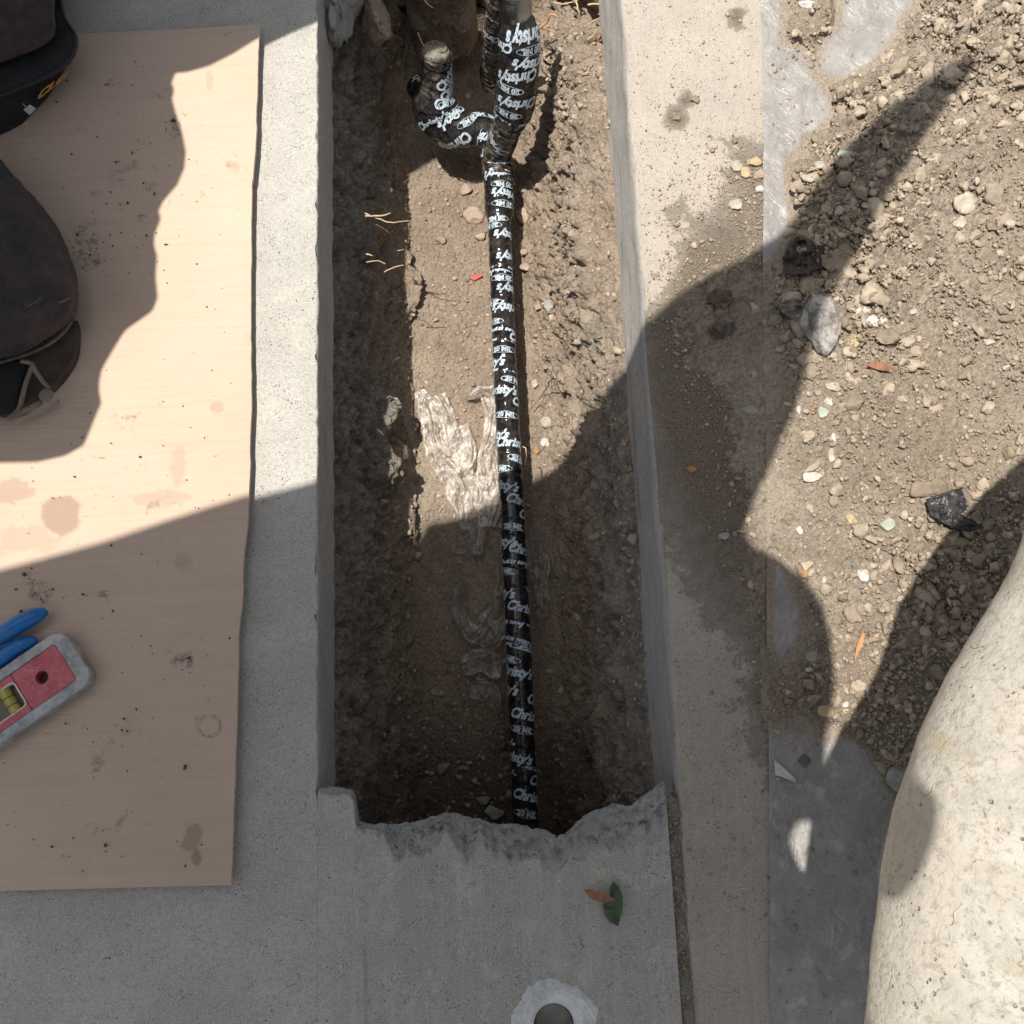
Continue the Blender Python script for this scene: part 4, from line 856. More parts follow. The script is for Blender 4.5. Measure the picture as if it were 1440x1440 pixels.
ST = [(1358, 287, 19, 20, 'cream', 'large flat cream stone standing out of the soil at upper right'), (1349, 313, 12, 11, 'cream', 'cream stone just below the large flat one at upper right'),
      (1413, 310, 14, 10, 'tan', 'tan stone near the right edge, level with the large flat cream one'), (1285, 343, 19, 16, 'clay', 'dark brown lump casting a shadow, left of the large cream stone'),
      (1140, 250, 15, 9, 'cream', 'long cream stone beside the upper end of the bare sheet strip'), (1152, 232, 8, 8, 'cream', 'small cream stone touching the long one by the sheet strip'), (1122, 262, 13, 11, 'tan', 'round reddish tan stone next to the narrow sheet strip'),
      (1095, 267, 7, 6, 'orange', 'small orange stone lying on the narrow sheet strip'), (1035, 288, 11, 9, 'cream', 'square cream stone alone on the dusty slab'), (1069, 266, 8, 6, 'white', 'little white stone on the slab above the square cream one'),
      (1034, 234, 11, 10, 'cream', 'pale stone at the left of the small cluster on the slab'), (1060, 228, 13, 9, 'yellow', 'yellow stone topping the small cluster on the slab'), (1048, 243, 9, 9, 'yellow', 'ochre stone at the bottom of the small cluster on the slab'), (1068, 246, 11, 9, 'tan', 'dull tan stone at the right of the small cluster on the slab'),
      (1193, 292, 17, 19, 'grey', 'angular grey stone in the shadow tip above the black scrap'), (1164, 295, 10, 10, 'tan', 'round tan stone beside the angular grey one'), (1188, 225, 14, 16, 'green', 'pale greenish stone at the left edge of the diagonal shadow'),
      (1292, 106, 8, 7, 'green', 'pale green pebble among clods at the top right'), (1365, 103, 10, 9, 'cream', 'pale stone right of the shadow tip'), (1338, 118, 20, 9, 'cream', 'flat pale stone at the very tip of the diagonal shadow'), (1207, 147, 19, 8, 'cream', 'long flat tan flake below the bare patch of sheet'),
      (1243, 85, 12, 12, 'tan', 'rounded tan lump at the right of the bare sheet patch'), (1137, 7, 17, 8, 'white', 'white stone at the top edge of the frame on the sheet'), (1141, 46-30, 6, 6, 'cream', 'small pale stone under the white one at the top edge'),
      (1397, 137, 8, 10, 'orange', 'orange pebble with a shadow, right of the shadow tip'), (1210, 437, 16, 9, 'white', 'flat whitish stone right of the big mottled stone'), (1232, 452, 17, 11, 'white', 'ragged white flake beyond the big mottled stone'), (1202, 480, 10, 12, 'yellow', 'pale yellow stone below the whitish flake'),
      (1194, 514, 7, 10, 'white', 'ribbed white chip in the sunlit soil'), (1284, 448-10, 7, 6, 'cream', 'small cream pebble in the middle of the sunlit soil'), (1288, 495, 9, 9, 'tan', 'tan pebble under the reddish wood chip'), (1276, 485-4, 10, 9, 'cream', 'angular cream stone left of the tan pebble'),
      (1390, 480, 9, 7, 'cream', 'pale pebble beside a thin root near the right edge'), (1436, 475, 8, 10, 'clay', 'brown stone cut by the right edge of the frame'), (1055, 577, 14, 11, 'grey', 'grey flat stone in shade at the rim of the slab'), (1057, 637, 6, 5, 'green', 'small greenish stone in shade below the grey flat one'),
      (1157, 581, 9, 11, 'green', 'pale green stone in the sunlit band of soil'), (1166, 566, 7, 7, 'white', 'small white stone above the pale green one'), (1122, 576, 5, 9, 'white', 'narrow white chip at the edge of the shadow'), (1141, 671, 14, 8, 'white', 'bright white flat shard in the sunlit band'), (1147, 659, 8, 6, 'cream', 'cream pebble resting on the white shard'),
      (1169, 640, 6, 11, 'cream', 'curved pale bone-like stone in the sunlit band'), (1173, 616, 4, 8, 'white', 'slim white chip above the curved pale stone'), (973, 660, 7, 6, 'orange', 'single orange-brown pebble on the shaded dusty slab'), (1215, 808, 10, 10, 'white', 'bright white round stone alone on the sunlit soil'),
      (1249, 739, 12, 11, 'green', 'pale grey-green round stone left of the black scrap'), (1195, 730, 8, 8, 'yellow', 'yellowish pebble left of the grey-green round stone'), (1124, 746, 5, 10-4, 'white', 'small pale pebble at the shadow corner'), (1131, 806, 8, 7, 'orange', 'orange stone by the curved shadow edge'),
      (1018, 753, 9, 6, 'grey', 'grey chip in shade on the slab'), (1143, 925, 10, 9, 'grey', 'pale grey round stone in shade just right of the sheet fragment'), (1162, 1000, 12, 9, 'yellow', 'rounded ochre stone at the point of the sunlit wedge'), (1189, 990, 7, 4, 'white', 'small white flat stone right of the sunlit wedge point'),
      (1266, 1095, 22, 18, 'grey', 'large rough stone on the sheet beside the concrete planter'), (1130, 1070, 9, 9, 'dark', 'dark round lump of earth sitting on the lower sheet'), (1180, 905+80, 4, 4, 'white', 'tiny white pebble near the wedge'), (1300, 690, 22, 14, 'clay', 'broad lump of soil left of the black scrap')]
ST += [(1155, 1031, 7, 4, 'grey', 'flat chip at the top rim of the lower sheet')]
for i, (a, b, rx, ry, c, lab) in enumerate(ST):
    w = onsoil(a, b) if a > 1086 else P(a, b, .001); k = (H-w[2])/F*1.03
    stone('stone', w, rx*k, ry*k, min(rx, ry)*k*.55, SM[c], lab, seed=200+i, rot=random.uniform(-.5, .5), cat='soil lump' if c in ('clay', 'dark') else 'stone')
# the big mottled one
t = NT('mottled_stone'); mc = t.mix(t.ramp(t.noise(45, 6, .75), .42, .58), (.16, .15, .135), (.50, .50, .47)); mc = t.mix(t.ramp(t.noise(110, 4, .7), .55, .65), mc, (.28, .2, .15)); M['mottled'] = t.fin(mc, .85, t.bump(t.noise(200, 5, .8), .002))
w = onsoil(1150, 462)+[0, 0, .006]; stone('stone', w, .0165, .029, .011, M['mottled'], 'big mottled grey stone lying across the shadow edge on the soil', seed=61, rot=-.25, sub=4, ang=.35)
w = onsoil(1170, 385-15); stone('soil_lump', w, .016, .013, .008, SM['clay'], 'large dark lump of soil beside the torn black scrap', 'soil lump', seed=62, sub=4)
# trench floor stones
TS = [(655, 268, 10, 9, 'tan', 'small pale stone beside the pipe coupling in the trench'), (667, 304, 17, 15, 'tan', 'largest pale stone on the trench floor left of the coupling'), (770, 594, 12, 9, 'cream', 'flat cream stone on the floor right of the pipe'), (767, 622, 8, 7, 'white', 'round whitish pebble under the flat cream stone'),
      (754, 634, 6, 8, 'orange', 'orange pebble at the pipe shadow'), (771, 429, 9, 9, 'grey', 'blue-grey pebble right of the pipe'), (738, 376, 8, 7, 'tan', 'tan pebble touching the pipe shadow'), (757, 432, 6, 6, 'tan', 'small reddish stone near the blue-grey pebble'), (695, 1143, 14, 11, 'green', 'greenish stone in the dark end of the trench'),
      (773, 944, 6, 4, 'cream', 'small pale pebble on the dark floor right of the pipe'), (681, 1125, 11, 6, 'tan', 'flat reddish stone in the dark end of the trench'), (752, 540, 6, 7, 'cream', 'cream pebble by a thin root right of the pipe'), (655+2, 1140-8, 5, 4, 'grey', 'tiny grey stone left of the greenish one'),
      (738, 355, 7, 6, 'tan', 'light tan pebble above the one touching the pipe shadow')]
for i, (a, b, rx, ry, c, lab) in enumerate(TS):
    w = onfloor(a, b); k = (H-w[2])/F; stone('stone', w, rx*k, ry*k, min(rx, ry)*k*.55, SM[c], lab, seed=400+i, rot=random.uniform(-.4, .4))
# clods stuck to the slab
DK = flat('black_earth', (.13, .105, .085), .95, .5, 150, .004)
for i, (a, b, rx, ry, lab) in enumerate([(1012, 425, 26, 17, 'black crumbly lump of earth on the shaded slab'), (1017, 468, 24, 14, 'dark cracked lump of earth below the black crumbly one'), (950, 165, 9, 8, 'grey cement crumb stuck on the sunny slab'), (977, 140, 8, 8, 'brown soil crumb on the sunny slab above right of the cement crumb'), (1033, 160+38, 5, 5, 'small dark crumb near the bare sheet strip')]):
    w = P(a, b, .001); k = H/F; stone('soil_lump', w, rx*k, ry*k, .012 if i < 2 else .003, DK if i < 2 else SM['clay'], lab, 'soil lump', seed=500+i, sub=5, ang=.5, hf=.5)
# concrete lumps at the far left corner of the trench
w = P(477, -8, -.075); stone('concrete_lump', w, .030, .072, .055, M['conc_rough'], 'big grey lump of concrete bulging from the slab at the top left of the trench', 'concrete lump', seed=71, sub=5, ang=.45, hf=.5)
w = P(525, 22, -.11); stone('concrete_lump', w, .019, .045, .03, SM['clay'], 'narrow dirty concrete lump hanging right of the big grey one', 'concrete lump', seed=72, sub=5, rot=.2, hf=.5)
# block at the far end
bx = mesh('stone_block', *(lambda: (lambda g: (g[0], g[1]))((lambda xs, ys, zs: (np.array([[x, y, z] for y in (0,) for z in zs for x in xs]), gridf(len(zs), len(xs))))(np.linspace(P(575, 50, -.2)[0], P(672, 50, -.2)[0], 60), (0,), np.linspace(-.24, -.02, 90))))(), M['soil'])
v = np.zeros(len(bx.vertices)*3); bx.vertices.foreach_get('co', v); v = v.reshape(-1, 3)
xc = (v[:, 0]-v[:, 0].min())/(np.ptp(v[:, 0])); v[:, 1] = P(620, 52, -.2)[1]+.03*np.abs(xc*2-1)**6+fbm(v*[1, 1, .7], 45, 5, 3, .65)*.018+.0*v[:, 2]
bx.vertices.foreach_set('co', v.ravel()); bx.update(); so_ = bx
bx.attributes.new('grey', 'FLOAT', 'POINT').data.foreach_set('value', np.full(len(v), .35, np.float32))
ob = obj('stone_block', bx, label='rough brown block closing the far end of the trench behind the pipe stub', cat='block'); ob.modifiers.new('thick', 'SOLIDIFY').thickness = -.05
# small film/tape scraps
def scrap(name, pts, m, label, cat, z, seed, amp=.004, on=onsoil, th=.0004, n=26):
    q = np.array(pts, float); cx, cy = q.mean(0); rim = poly_resample(q, 64, True); V = []
    for r in np.linspace(0.02, 1, n):
        V += [(cx+(a-cx)*r, cy+(b-cy)*r) for a, b in rim]
    V = np.array(V); s3 = np.c_[V*.03, V[:, 0]*0+seed]
    hh = z+amp*(1-np.abs(vnoise(s3*1.6, seed))*2)*.7+amp*.4*(1-np.abs(vnoise(s3*4, seed))*2)
    w0 = on(cx, cy)[2]; W = np.array([P(a, b, w0+h) for (a, b), h in zip(V, hh)])
    i = np.arange(len(V)).reshape(n, 64); j = np.roll(i, -1, 1); f = np.stack([i[:-1], j[:-1], j[1:], i[1:]], -1).reshape(-1, 4)
    o = obj(name, mesh(name, W, f, m), label=label, cat=cat); md = o.modifiers.new('thick', 'SOLIDIFY'); md.thickness = th; return o
bp = NT('black_plastic'); M['bplas'] = bp.fin(bp.mix(bp.ramp(bp.noise(120, 5, .7), .45, .65), (.016, .016, .018), (.07, .07, .07)), .42, bp.bump(bp.noise(90, 4), .002))
scrap('black_scrap', [(1302, 702), (1318, 696), (1345, 687), (1353, 688), (1362, 712), (1350, 722), (1372, 735), (1385, 742), (1362, 748), (1338, 742), (1320, 731), (1309, 724)], M['bplas'], 'flat black plastic scrap lying alone on the soil at right', 'plastic scrap', .008, 3, .004)
scrap('black_scrap', [(1100, 362), (1112, 336), (1124, 332), (1140, 345), (1168, 345), (1172, 372), (1150, 378), (1132, 384), (1104, 386)], flat('dusty_black_scrap', (.07, .06, .05), .7, .5, 150, .003), 'torn dusty black scrap crumpled at the end of the narrow sheet strip', 'plastic scrap', .008, 5, .010)
scrap('black_scrap', [(1090, 425), (1108, 412), (1132, 432), (1122, 452), (1100, 440)], flat('muddy_scrap', (.16, .14, .12), .6, .3), 'small muddy plastic scrap left of the big mottled stone', 'plastic scrap', .006, 9, .006)
M['leaf_g'] = flat('green_leaf', (.055, .10, .04), .5, .35); M['leaf_b'] = flat('dry_leaf', (.36, .17, .09), .6, .25)
flatp = lambda a, b: P(a, b, .001)
lf = scrap('leaf', [(862, 1239), (870, 1246), (876, 1262), (875, 1280), (869, 1302), (858, 1297), (850, 1286), (848, 1272), (858, 1262), (857, 1250)], M['leaf_g'], 'green leaf on the concrete in front of the trench', 'leaf', .004, 12, .003, flatp)
scrap('leaf', [(821, 1251), (832, 1251), (852, 1256), (866, 1266), (848, 1270), (830, 1264)], M['leaf_b'], 'dry orange-brown leaf lying across the green leaf', 'leaf', .0065, 15, .002, flatp)
wd = flat('reddish_wood', (.28, .13, .08), .8, .3)
scrap('wood_chip', [(1219, 513), (1228, 508), (1241, 509), (1249, 514), (1259, 516), (1252, 522), (1240, 521), (1229, 518)], wd, 'reddish brown wood chip on the sunlit soil', 'wood chip', .004, 17, .002, onsoil, .0015)
scrap('wood_chip', [(1213, 888), (1217, 892), (1212, 910), (1202, 928), (1204, 912)], flat('orange_wood', (.50, .23, .12), .8, .2), 'thin orange sliver on the shadow edge above the wedge', 'wood chip', .004, 18, .001, onsoil, .001)
scrap('plastic_chip', [(657, 391), (668, 387), (678, 385), (679, 388), (668, 394)], flat('red_chip', (.50, .09, .07), .6, .1), 'tiny red chip on the trench floor left of the pipe', 'plastic chip', .003, 19, .0006, onfloor, .0008, 8)
wb = flat('pale_scrap', (.55, .57, .55), .6, .1)
scrap('plastic_scrap', [(1089, 1068), (1100, 1078), (1118, 1094), (1120, 1101), (1100, 1093), (1090, 1090)], wb, 'pale torn sliver lying on the edge of the lower sheet', 'plastic scrap', .004, 21, .001, flatp, .0004, 8)
# roots
RM = flat('pale_root', (.52, .40, .26), .8, .2); RD = flat('dark_root', (.22, .13, .085), .85, .2); RO_ = flat('orange_root', (.50, .27, .14), .8, .2)
RT_ = [([(515, 304, -.10), (530, 303, -.09), (549, 299, -.085)], RM, 1.1, 'pale root poking from the left trench wall, upper one of a crossing pair'), ([(514, 300, -.10), (545, 312, -.09), (575, 312, -.085)], RM, .8, 'pale root poking from the left trench wall, lower one of a crossing pair'),
       ([(515, 370, -.13), (530, 366, -.12), (543, 371, -.115)], RM, .7, 'short pale root below the crossing pair'), ([(542, 383, -.13), (555, 376, -.12), (567, 372, -.115)], RM, .8, 'pale root curving up right below the crossing pair'), ([(516, 358, -.12), (523, 357, -.115)], RM, 1.0, 'stubby pale root tip in the left trench wall'), ([(558, 352, -.13), (567, 350, -.12)], RM, .7, 'tiny pale root tip right of the stubby one'),
       ([(755, 42, -.15), (768, 30, -.14), (775, 20, -.13), (787, 25, -.13)], RO_, 1.6, 'orange root arching beside the riser top'), ([(762, 40, -.15), (772, 42, -.14), (780, 48, -.14)], RO_, 1.0, 'short orange root under the arching one'),
       ([(820, 62, -.12), (838, 60, -.11), (845, 50, -.10), (862, 55, -.09)], RO_, 2.0, 'thick orange root running into the slab at the upper right'), ([(800, 75, -.15), (820, 82, -.13), (840, 84, -.12), (862, 90, -.10)], RO_, 1.0, 'thin orange root below the thick one'),
       ([(822, 40, -.10), (835, 30, -.09), (850, 22, -.08)], RM, 1.0, 'pale root hanging across the dark hollow'), ([(826, 56, -.10), (840, 44, -.09), (852, 30, -.08)], RM, .9, 'pale root just below the one across the hollow'), ([(810, 0, -.09), (812, 14, -.09), (816, 28, -.1)], RM, 1.0, 'pale root hanging straight down at the top of the hollow'), ([(778, 4, -.1), (795, 5, -.09), (806, 2, -.09)], RM, 1.1, 'pale root along the top edge right of the riser'), ([(826, 8, -.08), (845, 6, -.08), (850, 2, -.07)], RM, 1.1, 'pale root at the top edge near the slab'),
       ([(586, 47, -.12), (593, 58, -.11), (597, 66, -.11)], RM, .9, 'pale straight root above the pipe stub'), ([(598, 0, -.1), (608, 12, -.1)], RM, .9, 'pale root at the top edge above the stub'), ([(798, 385, -.2), (795, 410, -.2), (780, 440, -.21)], RD, .9, 'thin dark root on the right trench slope'), ([(778, 530, -.2), (766, 550, -.25), (748, 575, -.262)], RD, .9, 'dark root running to the pipe from the right'),
       ([(830, 128, -.14), (850, 138, -.13), (860, 150, -.12)], RM, .7, 'fine pale root on the sunlit right slope'), ([(795, 278, -.2), (820, 270, -.17), (852, 264, -.14)], RM, .7, 'long fine pale root lying on the right slope'), ([(845, 208, -.13), (855, 204, -.12), (864, 198, -.11)], RM, .8, 'short fine pale root by the slab on the right slope'), ([(735, 628, -.19), (740, 632, -.19), (738, 655, -.19)], RM, .7, 'yellowish blade of dry grass over the pipe'),
       ([(858, 606, -.10), (875, 612, -.09), (886, 618, -.085)], RD, .9, 'brown root beside the slab in the shaded right wall'), ([(1396, 490, .02), (1408, 480, .02), (1424, 474, .022)], RM, .7, 'thin root on the soil near the right edge')]
for pts, m, r, lab in RT_:
    c = []
    for i, (a, b, z) in enumerate(pts):
        w = P(a, b, z)
        c.append(w)
    c = smooth_path(c, 24); c = c+np.stack([fbm(c, 80, 2, k) for k in (1, 2, 3)], 1)*.002
    if pts[0][2] > 0: c[:, 2] = np.maximum(c[:, 2], soil_height(c[:, 0], c[:, 1])+.001)
    obj('root', tubem('root', c, np.linspace(r, r*.55, 24)*.0011, m, seg=6), label=lab, cat='root')
# fine roots, nobody could count
V = []; Fc = []; o = 0
for k in range(150):
    a, b = (rng.uniform(475, 570), rng.uniform(60, 1050)) if k < 70 else (rng.uniform(770, 868), rng.uniform(60, 640)) if k < 130 else (rng.uniform(600, 860), rng.uniform(400, 1000))
    s_ = TRV[np.argmin((W2P(TRV[:, 0], TRV[:, 1], TRV[:, 2])[0]-a)**2+(W2P(TRV[:, 0], TRV[:, 1], TRV[:, 2])[1]-b)**2)] if False else None
    i = np.random.default_rng(k).integers(0, 1)
    V.append((a, b))
TP = np.stack(W2P(TRV[:, 0], TRV[:, 1], TRV[:, 2]), 1); vv = []; ff = []; o = 0
for a, b in V:
    i = int(np.argmin((TP[:, 0]-a)**2+(TP[:, 1]-b)**2)); s_ = TRV[i]; ang = rng.uniform(0, 6.28); L = rng.uniform(.008, .030)
    e = s_+np.array([math.cos(ang)*L, math.sin(ang)*L, rng.uniform(-.002, .006)]); md = (s_+e)/2+rng.normal(size=3)*.003+[0, 0, .003]
    v, f = tube(smooth_path([s_+[0, 0, .001], md, e], 8), .00028, seg=4, cap=False); vv.append(v); ff += [tuple(x+o for x in t_) for t_ in f]; o += len(v)
obj('fine_roots', mesh('fine_roots', np.vstack(vv), ff, flat('fine_root', (.30, .21, .14), .85, .3)), label='hair-thin roots threading the trench walls', kind='stuff')

# ---- drain hole with white mortar
dr = thing('drain_hole', 'round drain hole ringed with white mortar at the bottom edge of the photo', 'drain', (DR[0], DR[1], 0))
th = np.linspace(0, 2*math.pi, 96, endpoint=False); rr = []
prof = [(DRO+.001, -.003, 1), (DRO-.001, .0018, 1), (DRO-.004, .0034, .8), (.027, .0036, .5), (DRI+.003, .0016, .2), (DRI+.0003, -.002, 0), (DRI, -.012, 0), (DRI, -.05, 0)]
pf = poly_resample(prof, 40); V = np.zeros((40, 96, 3))
wob = 1+.0*th; nzr = fbm(np.c_[np.cos(th)*2, np.sin(th)*2, th*0], 1.4, 3, 5)
for i, (r, z, k) in enumerate(pf):
    R_ = r*(1+k*nzr*.14+k*.07*fbm(np.c_[np.cos(th)*9, np.sin(th)*9, th*0], 1.4, 3, 8)); V[i, :, 0] = DR[0]+R_*np.cos(th); V[i, :, 1] = DR[1]+R_*np.sin(th); V[i, :, 2] = z
q = V.reshape(-1, 3); kk = np.repeat(pf[:, 2], 96); q[:, 2] += (fbm(q, 110, 5, 8, .7)*.0075+fbm(q, 400, 2, 8)*.0012)*np.minimum(kk*2, 1)
i = np.arange(40*96).reshape(40, 96); j = np.roll(i, -1, 1); f = np.stack([i[:-1], j[:-1], j[1:], i[1:]], -1).reshape(-1, 4)
mo = flat('white_mortar', (.72, .75, .74), .85, .12, 250, .002)
child('mortar_ring', mesh('mortar_ring', q, f, mo), dr)
gp = [P(781, 1448, -.004), P(781, 1448, -.09)]; c = np.array([[DR[0], DR[1], -.004-.002*k] for k in range(42)])
child('pipe_sleeve', tubem('pipe_sleeve', c, DRI-.001, flat('grey_pipe', (.5, .51, .51), .5), n0=(1, 0, 0), cap=False), dr)
child('pipe_sleeve_bottom', mesh('hole_bottom', np.array([[DR[0]+math.cos(a)*DRI, DR[1]+math.sin(a)*DRI, -.034] for a in th]), [tuple(range(96))], flat('dirty_bottom', (.5, .5, .48), .9)), dr)

# ---- planter in the lower right corner
def planter():
    rim = [(1222, 1440), (1225, 1330), (1245, 1200), (1280, 1080), (1320, 990), (1380, 880), (1440, 790)]
    z = .52; pts = np.array([P(a, b, z)[:2] for a, b in rim]); A = np.c_[2*pts, np.ones(len(pts))]; s = np.linalg.lstsq(A, (pts**2).sum(1), rcond=None)[0]
    c = s[:2]; R = math.sqrt(s[2]+c@c); return c, R, z, pts
def plan_radius(c, R, pts, z):
    sh = [(1190, 958), (1220, 903), (1252, 855), (1290, 805), (1335, 750), (1390, 696), (1440, 648), (1520, 585)]
    q = np.array([P(a, b, 0)[:2]-SUN[:2]*z for a, b in sh]); q = q[(W2P(q[:, 0], q[:, 1], z)[0] > 1530)]; allp = np.vstack([pts, q])
    a = np.unwrap(np.arctan2(allp[:, 1]-c[1], allp[:, 0]-c[0])) % (2*math.pi); rr = np.hypot(allp[:, 0]-c[0], allp[:, 1]-c[1])
    i = np.argsort(a); a, rr = a[i], rr[i]
    return np.r_[a[0]-1.6, a, a[-1]+.5], np.r_[rr[0] if rr[0] < .6 else R, rr, rr[-1]]
pc, PR, pz, prim = planter()
pa, pr_ = plan_radius(pc, PR, prim, pz); print('planter', pc, PR, list(zip(pa.round(2), pr_.round(3))))
def plantermat():
    t = NT('weathered_planter')
    c = t.mix(t.ramp(t.noise(14, 5, .65), .38, .62), (.48, .45, .39), (.54, .525, .485))
    c = t.mix(t.ramp(t.noise(30, 8, .8, None, .8), .47, .58, 0, .6), c, (.38, .36, .315)); c = t.mix(t.ramp(t.noise(130, 6, .8), .54, .66, 0, .5), c, (.58, .56, .51)); c = t.mix(t.ramp(t.noise(330, 5, .85), .52, .60, 0, .7), c, (.28, .255, .21))
    c = t.mix(t.ramp(t.noise(24, 4, .7, None, 1), .54, .66, 0, .55), c, (.40, .36, .23))
    c = t.mix(t.ramp(t.noise(260, 4, .8), .55, .7, 0, .35), c, (.45, .40, .33))
    pit = t.math('MULTIPLY', t.ramp(t.math('ADD', t.vor(300), t.math('MULTIPLY', t.math('SUBTRACT', t.noise(420, 2), .5), .3)), .10, .2, 1, 0), t.ramp(t.noise(60, 3), .5, .58))
    cr = t.n.new('ShaderNodeTexVoronoi'); cr.feature = 'DISTANCE_TO_EDGE'; cr.inputs['Scale'].default_value = 42
    wv = t.n.new('ShaderNodeMix'); wv.data_type = 'VECTOR'; wv.inputs[0].default_value = .03; t.l.new(t.tc, wv.inputs[4]); nn = t.n.new('ShaderNodeTexNoise'); nn.inputs['Scale'].default_value = 60; t.l.new(t.tc, nn.inputs['Vector']); t.l.new(nn.outputs['Color'], wv.inputs[5]); t.l.new(wv.outputs[1], cr.inputs['Vector'])
    crk = t.math('MULTIPLY', t.ramp(cr.outputs['Distance'], .0, .018, 1, 0), t.ramp(t.noise(40, 4, .8), .54, .62))
    c = t.mix(t.math('MULTIPLY', pit, .6), c, (.22, .19, .15)); c = t.mix(t.math('MULTIPLY', crk, .35), c, (.26, .22, .17))
    h = t.math('ADD', t.noise(180, 5, .75), t.math('MULTIPLY', t.math('ADD', pit, t.math('MULTIPLY', crk, .4)), -1.))
    return t.fin(c, .85, t.bump(h, .0014, .9))
M['planter'] = plantermat()
prof = [(PR*.34, -.0), (PR*.36, .10), (PR*.47, .22), (PR*.66, .35), (PR*.85, .45), (PR*.965, .495), (PR*.99, .508), (PR, pz), (PR*.992, pz+.012), (PR*.955, pz+.026), (PR*.88, pz+.038), (PR*.78, pz+.044), (PR*.70, pz+.040), (PR*.66, pz+.02), (PR*.62, pz-.06)]
pf = smooth_path(prof, 110); n = 420; th = np.linspace(0, 2*math.pi, n, endpoint=False); V = np.zeros((110, n, 3))
thm = np.where(th < pa[0], th+2*math.pi, th); kr = np.interp(thm, pa, pr_)/PR; kw = np.ones(9)/9; kr = np.convolve(np.r_[kr[-4:], kr, kr[:4]], kw, 'valid')
V[..., 0] = pc[0]+pf[:, 0, None]*kr*np.cos(th); V[..., 1] = pc[1]+pf[:, 0, None]*kr*np.sin(th); V[..., 2] = pf[:, 1, None]; q = V.reshape(-1, 3)
dn = fbm(q, 16, 3, 4)*.0034+fbm(q, 70, 5, 6, .65)*.0020; q += (q-[pc[0], pc[1], pz-.1])*(dn/.25)[:, None]*.8
i = np.arange(110*n).reshape(110, n); j = np.roll(i, -1, 1); f = np.stack([i[:-1], j[:-1], j[1:], i[1:]], -1).reshape(-1, 4)
pl = thing('concrete_planter', 'big cream weathered concrete planter, its pitted rounded rim filling the lower right corner', 'planter', (pc[0], pc[1], 0))
child('bowl', mesh('bowl', q, f, M['planter']), pl)
sx_ = np.linspace(-1, 1, 60); X, Y = np.meshgrid(sx_, sx_, indexing='ij'); m_ = np.hypot(X, Y).ravel(); q = np.c_[X.ravel()*PR*.66+pc[0], Y.ravel()*PR*.66+pc[1], X.ravel()*0+pz-.03]; q[:, 2] += fbm(q, 25, 4, 3)*.012; f = gridf(60, 60); f = f[m_[f].max(1) < 1]
child('potting_soil', mesh('potting_soil', q, f, M['spoil']), pl)

# ---- spirit level
z1 = CT+.0135; A = P(67, 895, z1); B = P(128, 955, z1)
ea = P(0, 941, z1); u = (A-ea); u[2] = 0; u /= np.linalg.norm(u); vv_ = np.array([u[1], -u[0], 0.])   # u along (to the right end), v across, downwards
Wd = .0555; end = P(100, 903, z1)
org = P(0, 941, z1); O = org+vv_*Wd/2; tip = max((P(a, b, z1)-O)@u for a, b in ((104, 903), (125, 948), (130, 956)))-.002
lv = thing('spirit_level', 'small red and silver spirit level lying on the cardboard at the left edge', 'level', (O[0], O[1], CT))
def L(a, b, z): return O*[1, 1, 0]+u*a+vv_*b+np.array([0, 0, z])
def rrect(a0, a1, b0, b1, rad, n=8, ch=0):
    out = []
    for cx, cy, s0 in ((a1-rad, b1-rad, 0), (a0+rad, b1-rad, 90), (a0+rad, b0+rad, 180), (a1-rad, b0+rad, 270)):
        for k in range(n+1):
            a = math.radians(s0+90*k/n); out.append((cx+rad*math.cos(a), cy+rad*math.sin(a)))
    return out
def ring_solid(outer, inner, z0, z1_, bev=.0008):
    n = len(outer); V = []; 
    oc = np.mean(outer, 0)
    def off(l, d): 
        l = np.array(l); c = l.mean(0); t_ = np.roll(l, -1, 0)-np.roll(l, 1, 0); t_ /= np.linalg.norm(t_, axis=1)[:, None]+1e-9; nn = np.c_[t_[:, 1], -t_[:, 0]]; return l-nn*d
    loops = [(outer, z0), (outer, z1_-bev), (off(outer, bev), z1_), (off(inner, -bev) if inner else None, z1_), (inner, z1_-bev), (inner, z0)]
    loops = [l for l in loops if l[0] is not None]
    for l, z in loops: V += [L(a, b, z) for a, b in l]
    F_ = []
    for k in range(len(loops)-1):
        for i in range(n): F_.append((k*n+i, k*n+(i+1) % n, (k+1)*n+(i+1) % n, (k+1)*n+i))
    if not inner: F_.append(tuple(range((len(loops)-1)*n, len(loops)*n)))
    else:
        k = len(loops)-1
        for i in range(n): F_.append((k*n+i, k*n+(i+1) % n, (i+1) % n, i))
    return V, F_
Wh = Wd/2; LL = -.20
outer = rrect(LL, tip, -Wh, Wh, .0115); inner = rrect(LL+.012, tip-.0125, -Wh+.0085, Wh-.0095, .003)
lm = NT('cast_metal'); M['alu'] = lm.fin(lm.mix(lm.ramp(lm.noise(70, 5, .75), .4, .62), (.26, .27, .275), (.50, .51, .51)), .5, lm.bump(lm.noise(300, 4, .8), .0006), Metallic=.25)
rd = NT('red_plastic'); rc = rd.mix(rd.ramp(rd.noise(50, 5, .7), .4, .65), (.50, .085, .11), (.60, .15, .17)); rc = rd.mix(rd.ramp(rd.noise(220, 6, .85), .52, .64, 0, .5), rc, (.60, .34, .32)); rc = rd.mix(rd.ramp(rd.noise(90, 7, .8), .56, .66, 0, .6), rc, (.22, .10, .09)); rc = rd.mix(rd.ramp(rd.noise(500, 3, .7, rd.scaled(.12, 1, 1, (0, 0, .7))), .66, .69, 0, .6), rc, (.75, .55, .52)); M['red'] = rd.fin(rc, .5)
V_, F_ = ring_solid(outer, inner, CT+.0005, z1); child('frame', mesh('frame', V_, F_, M['alu'], smooth=False), lv)
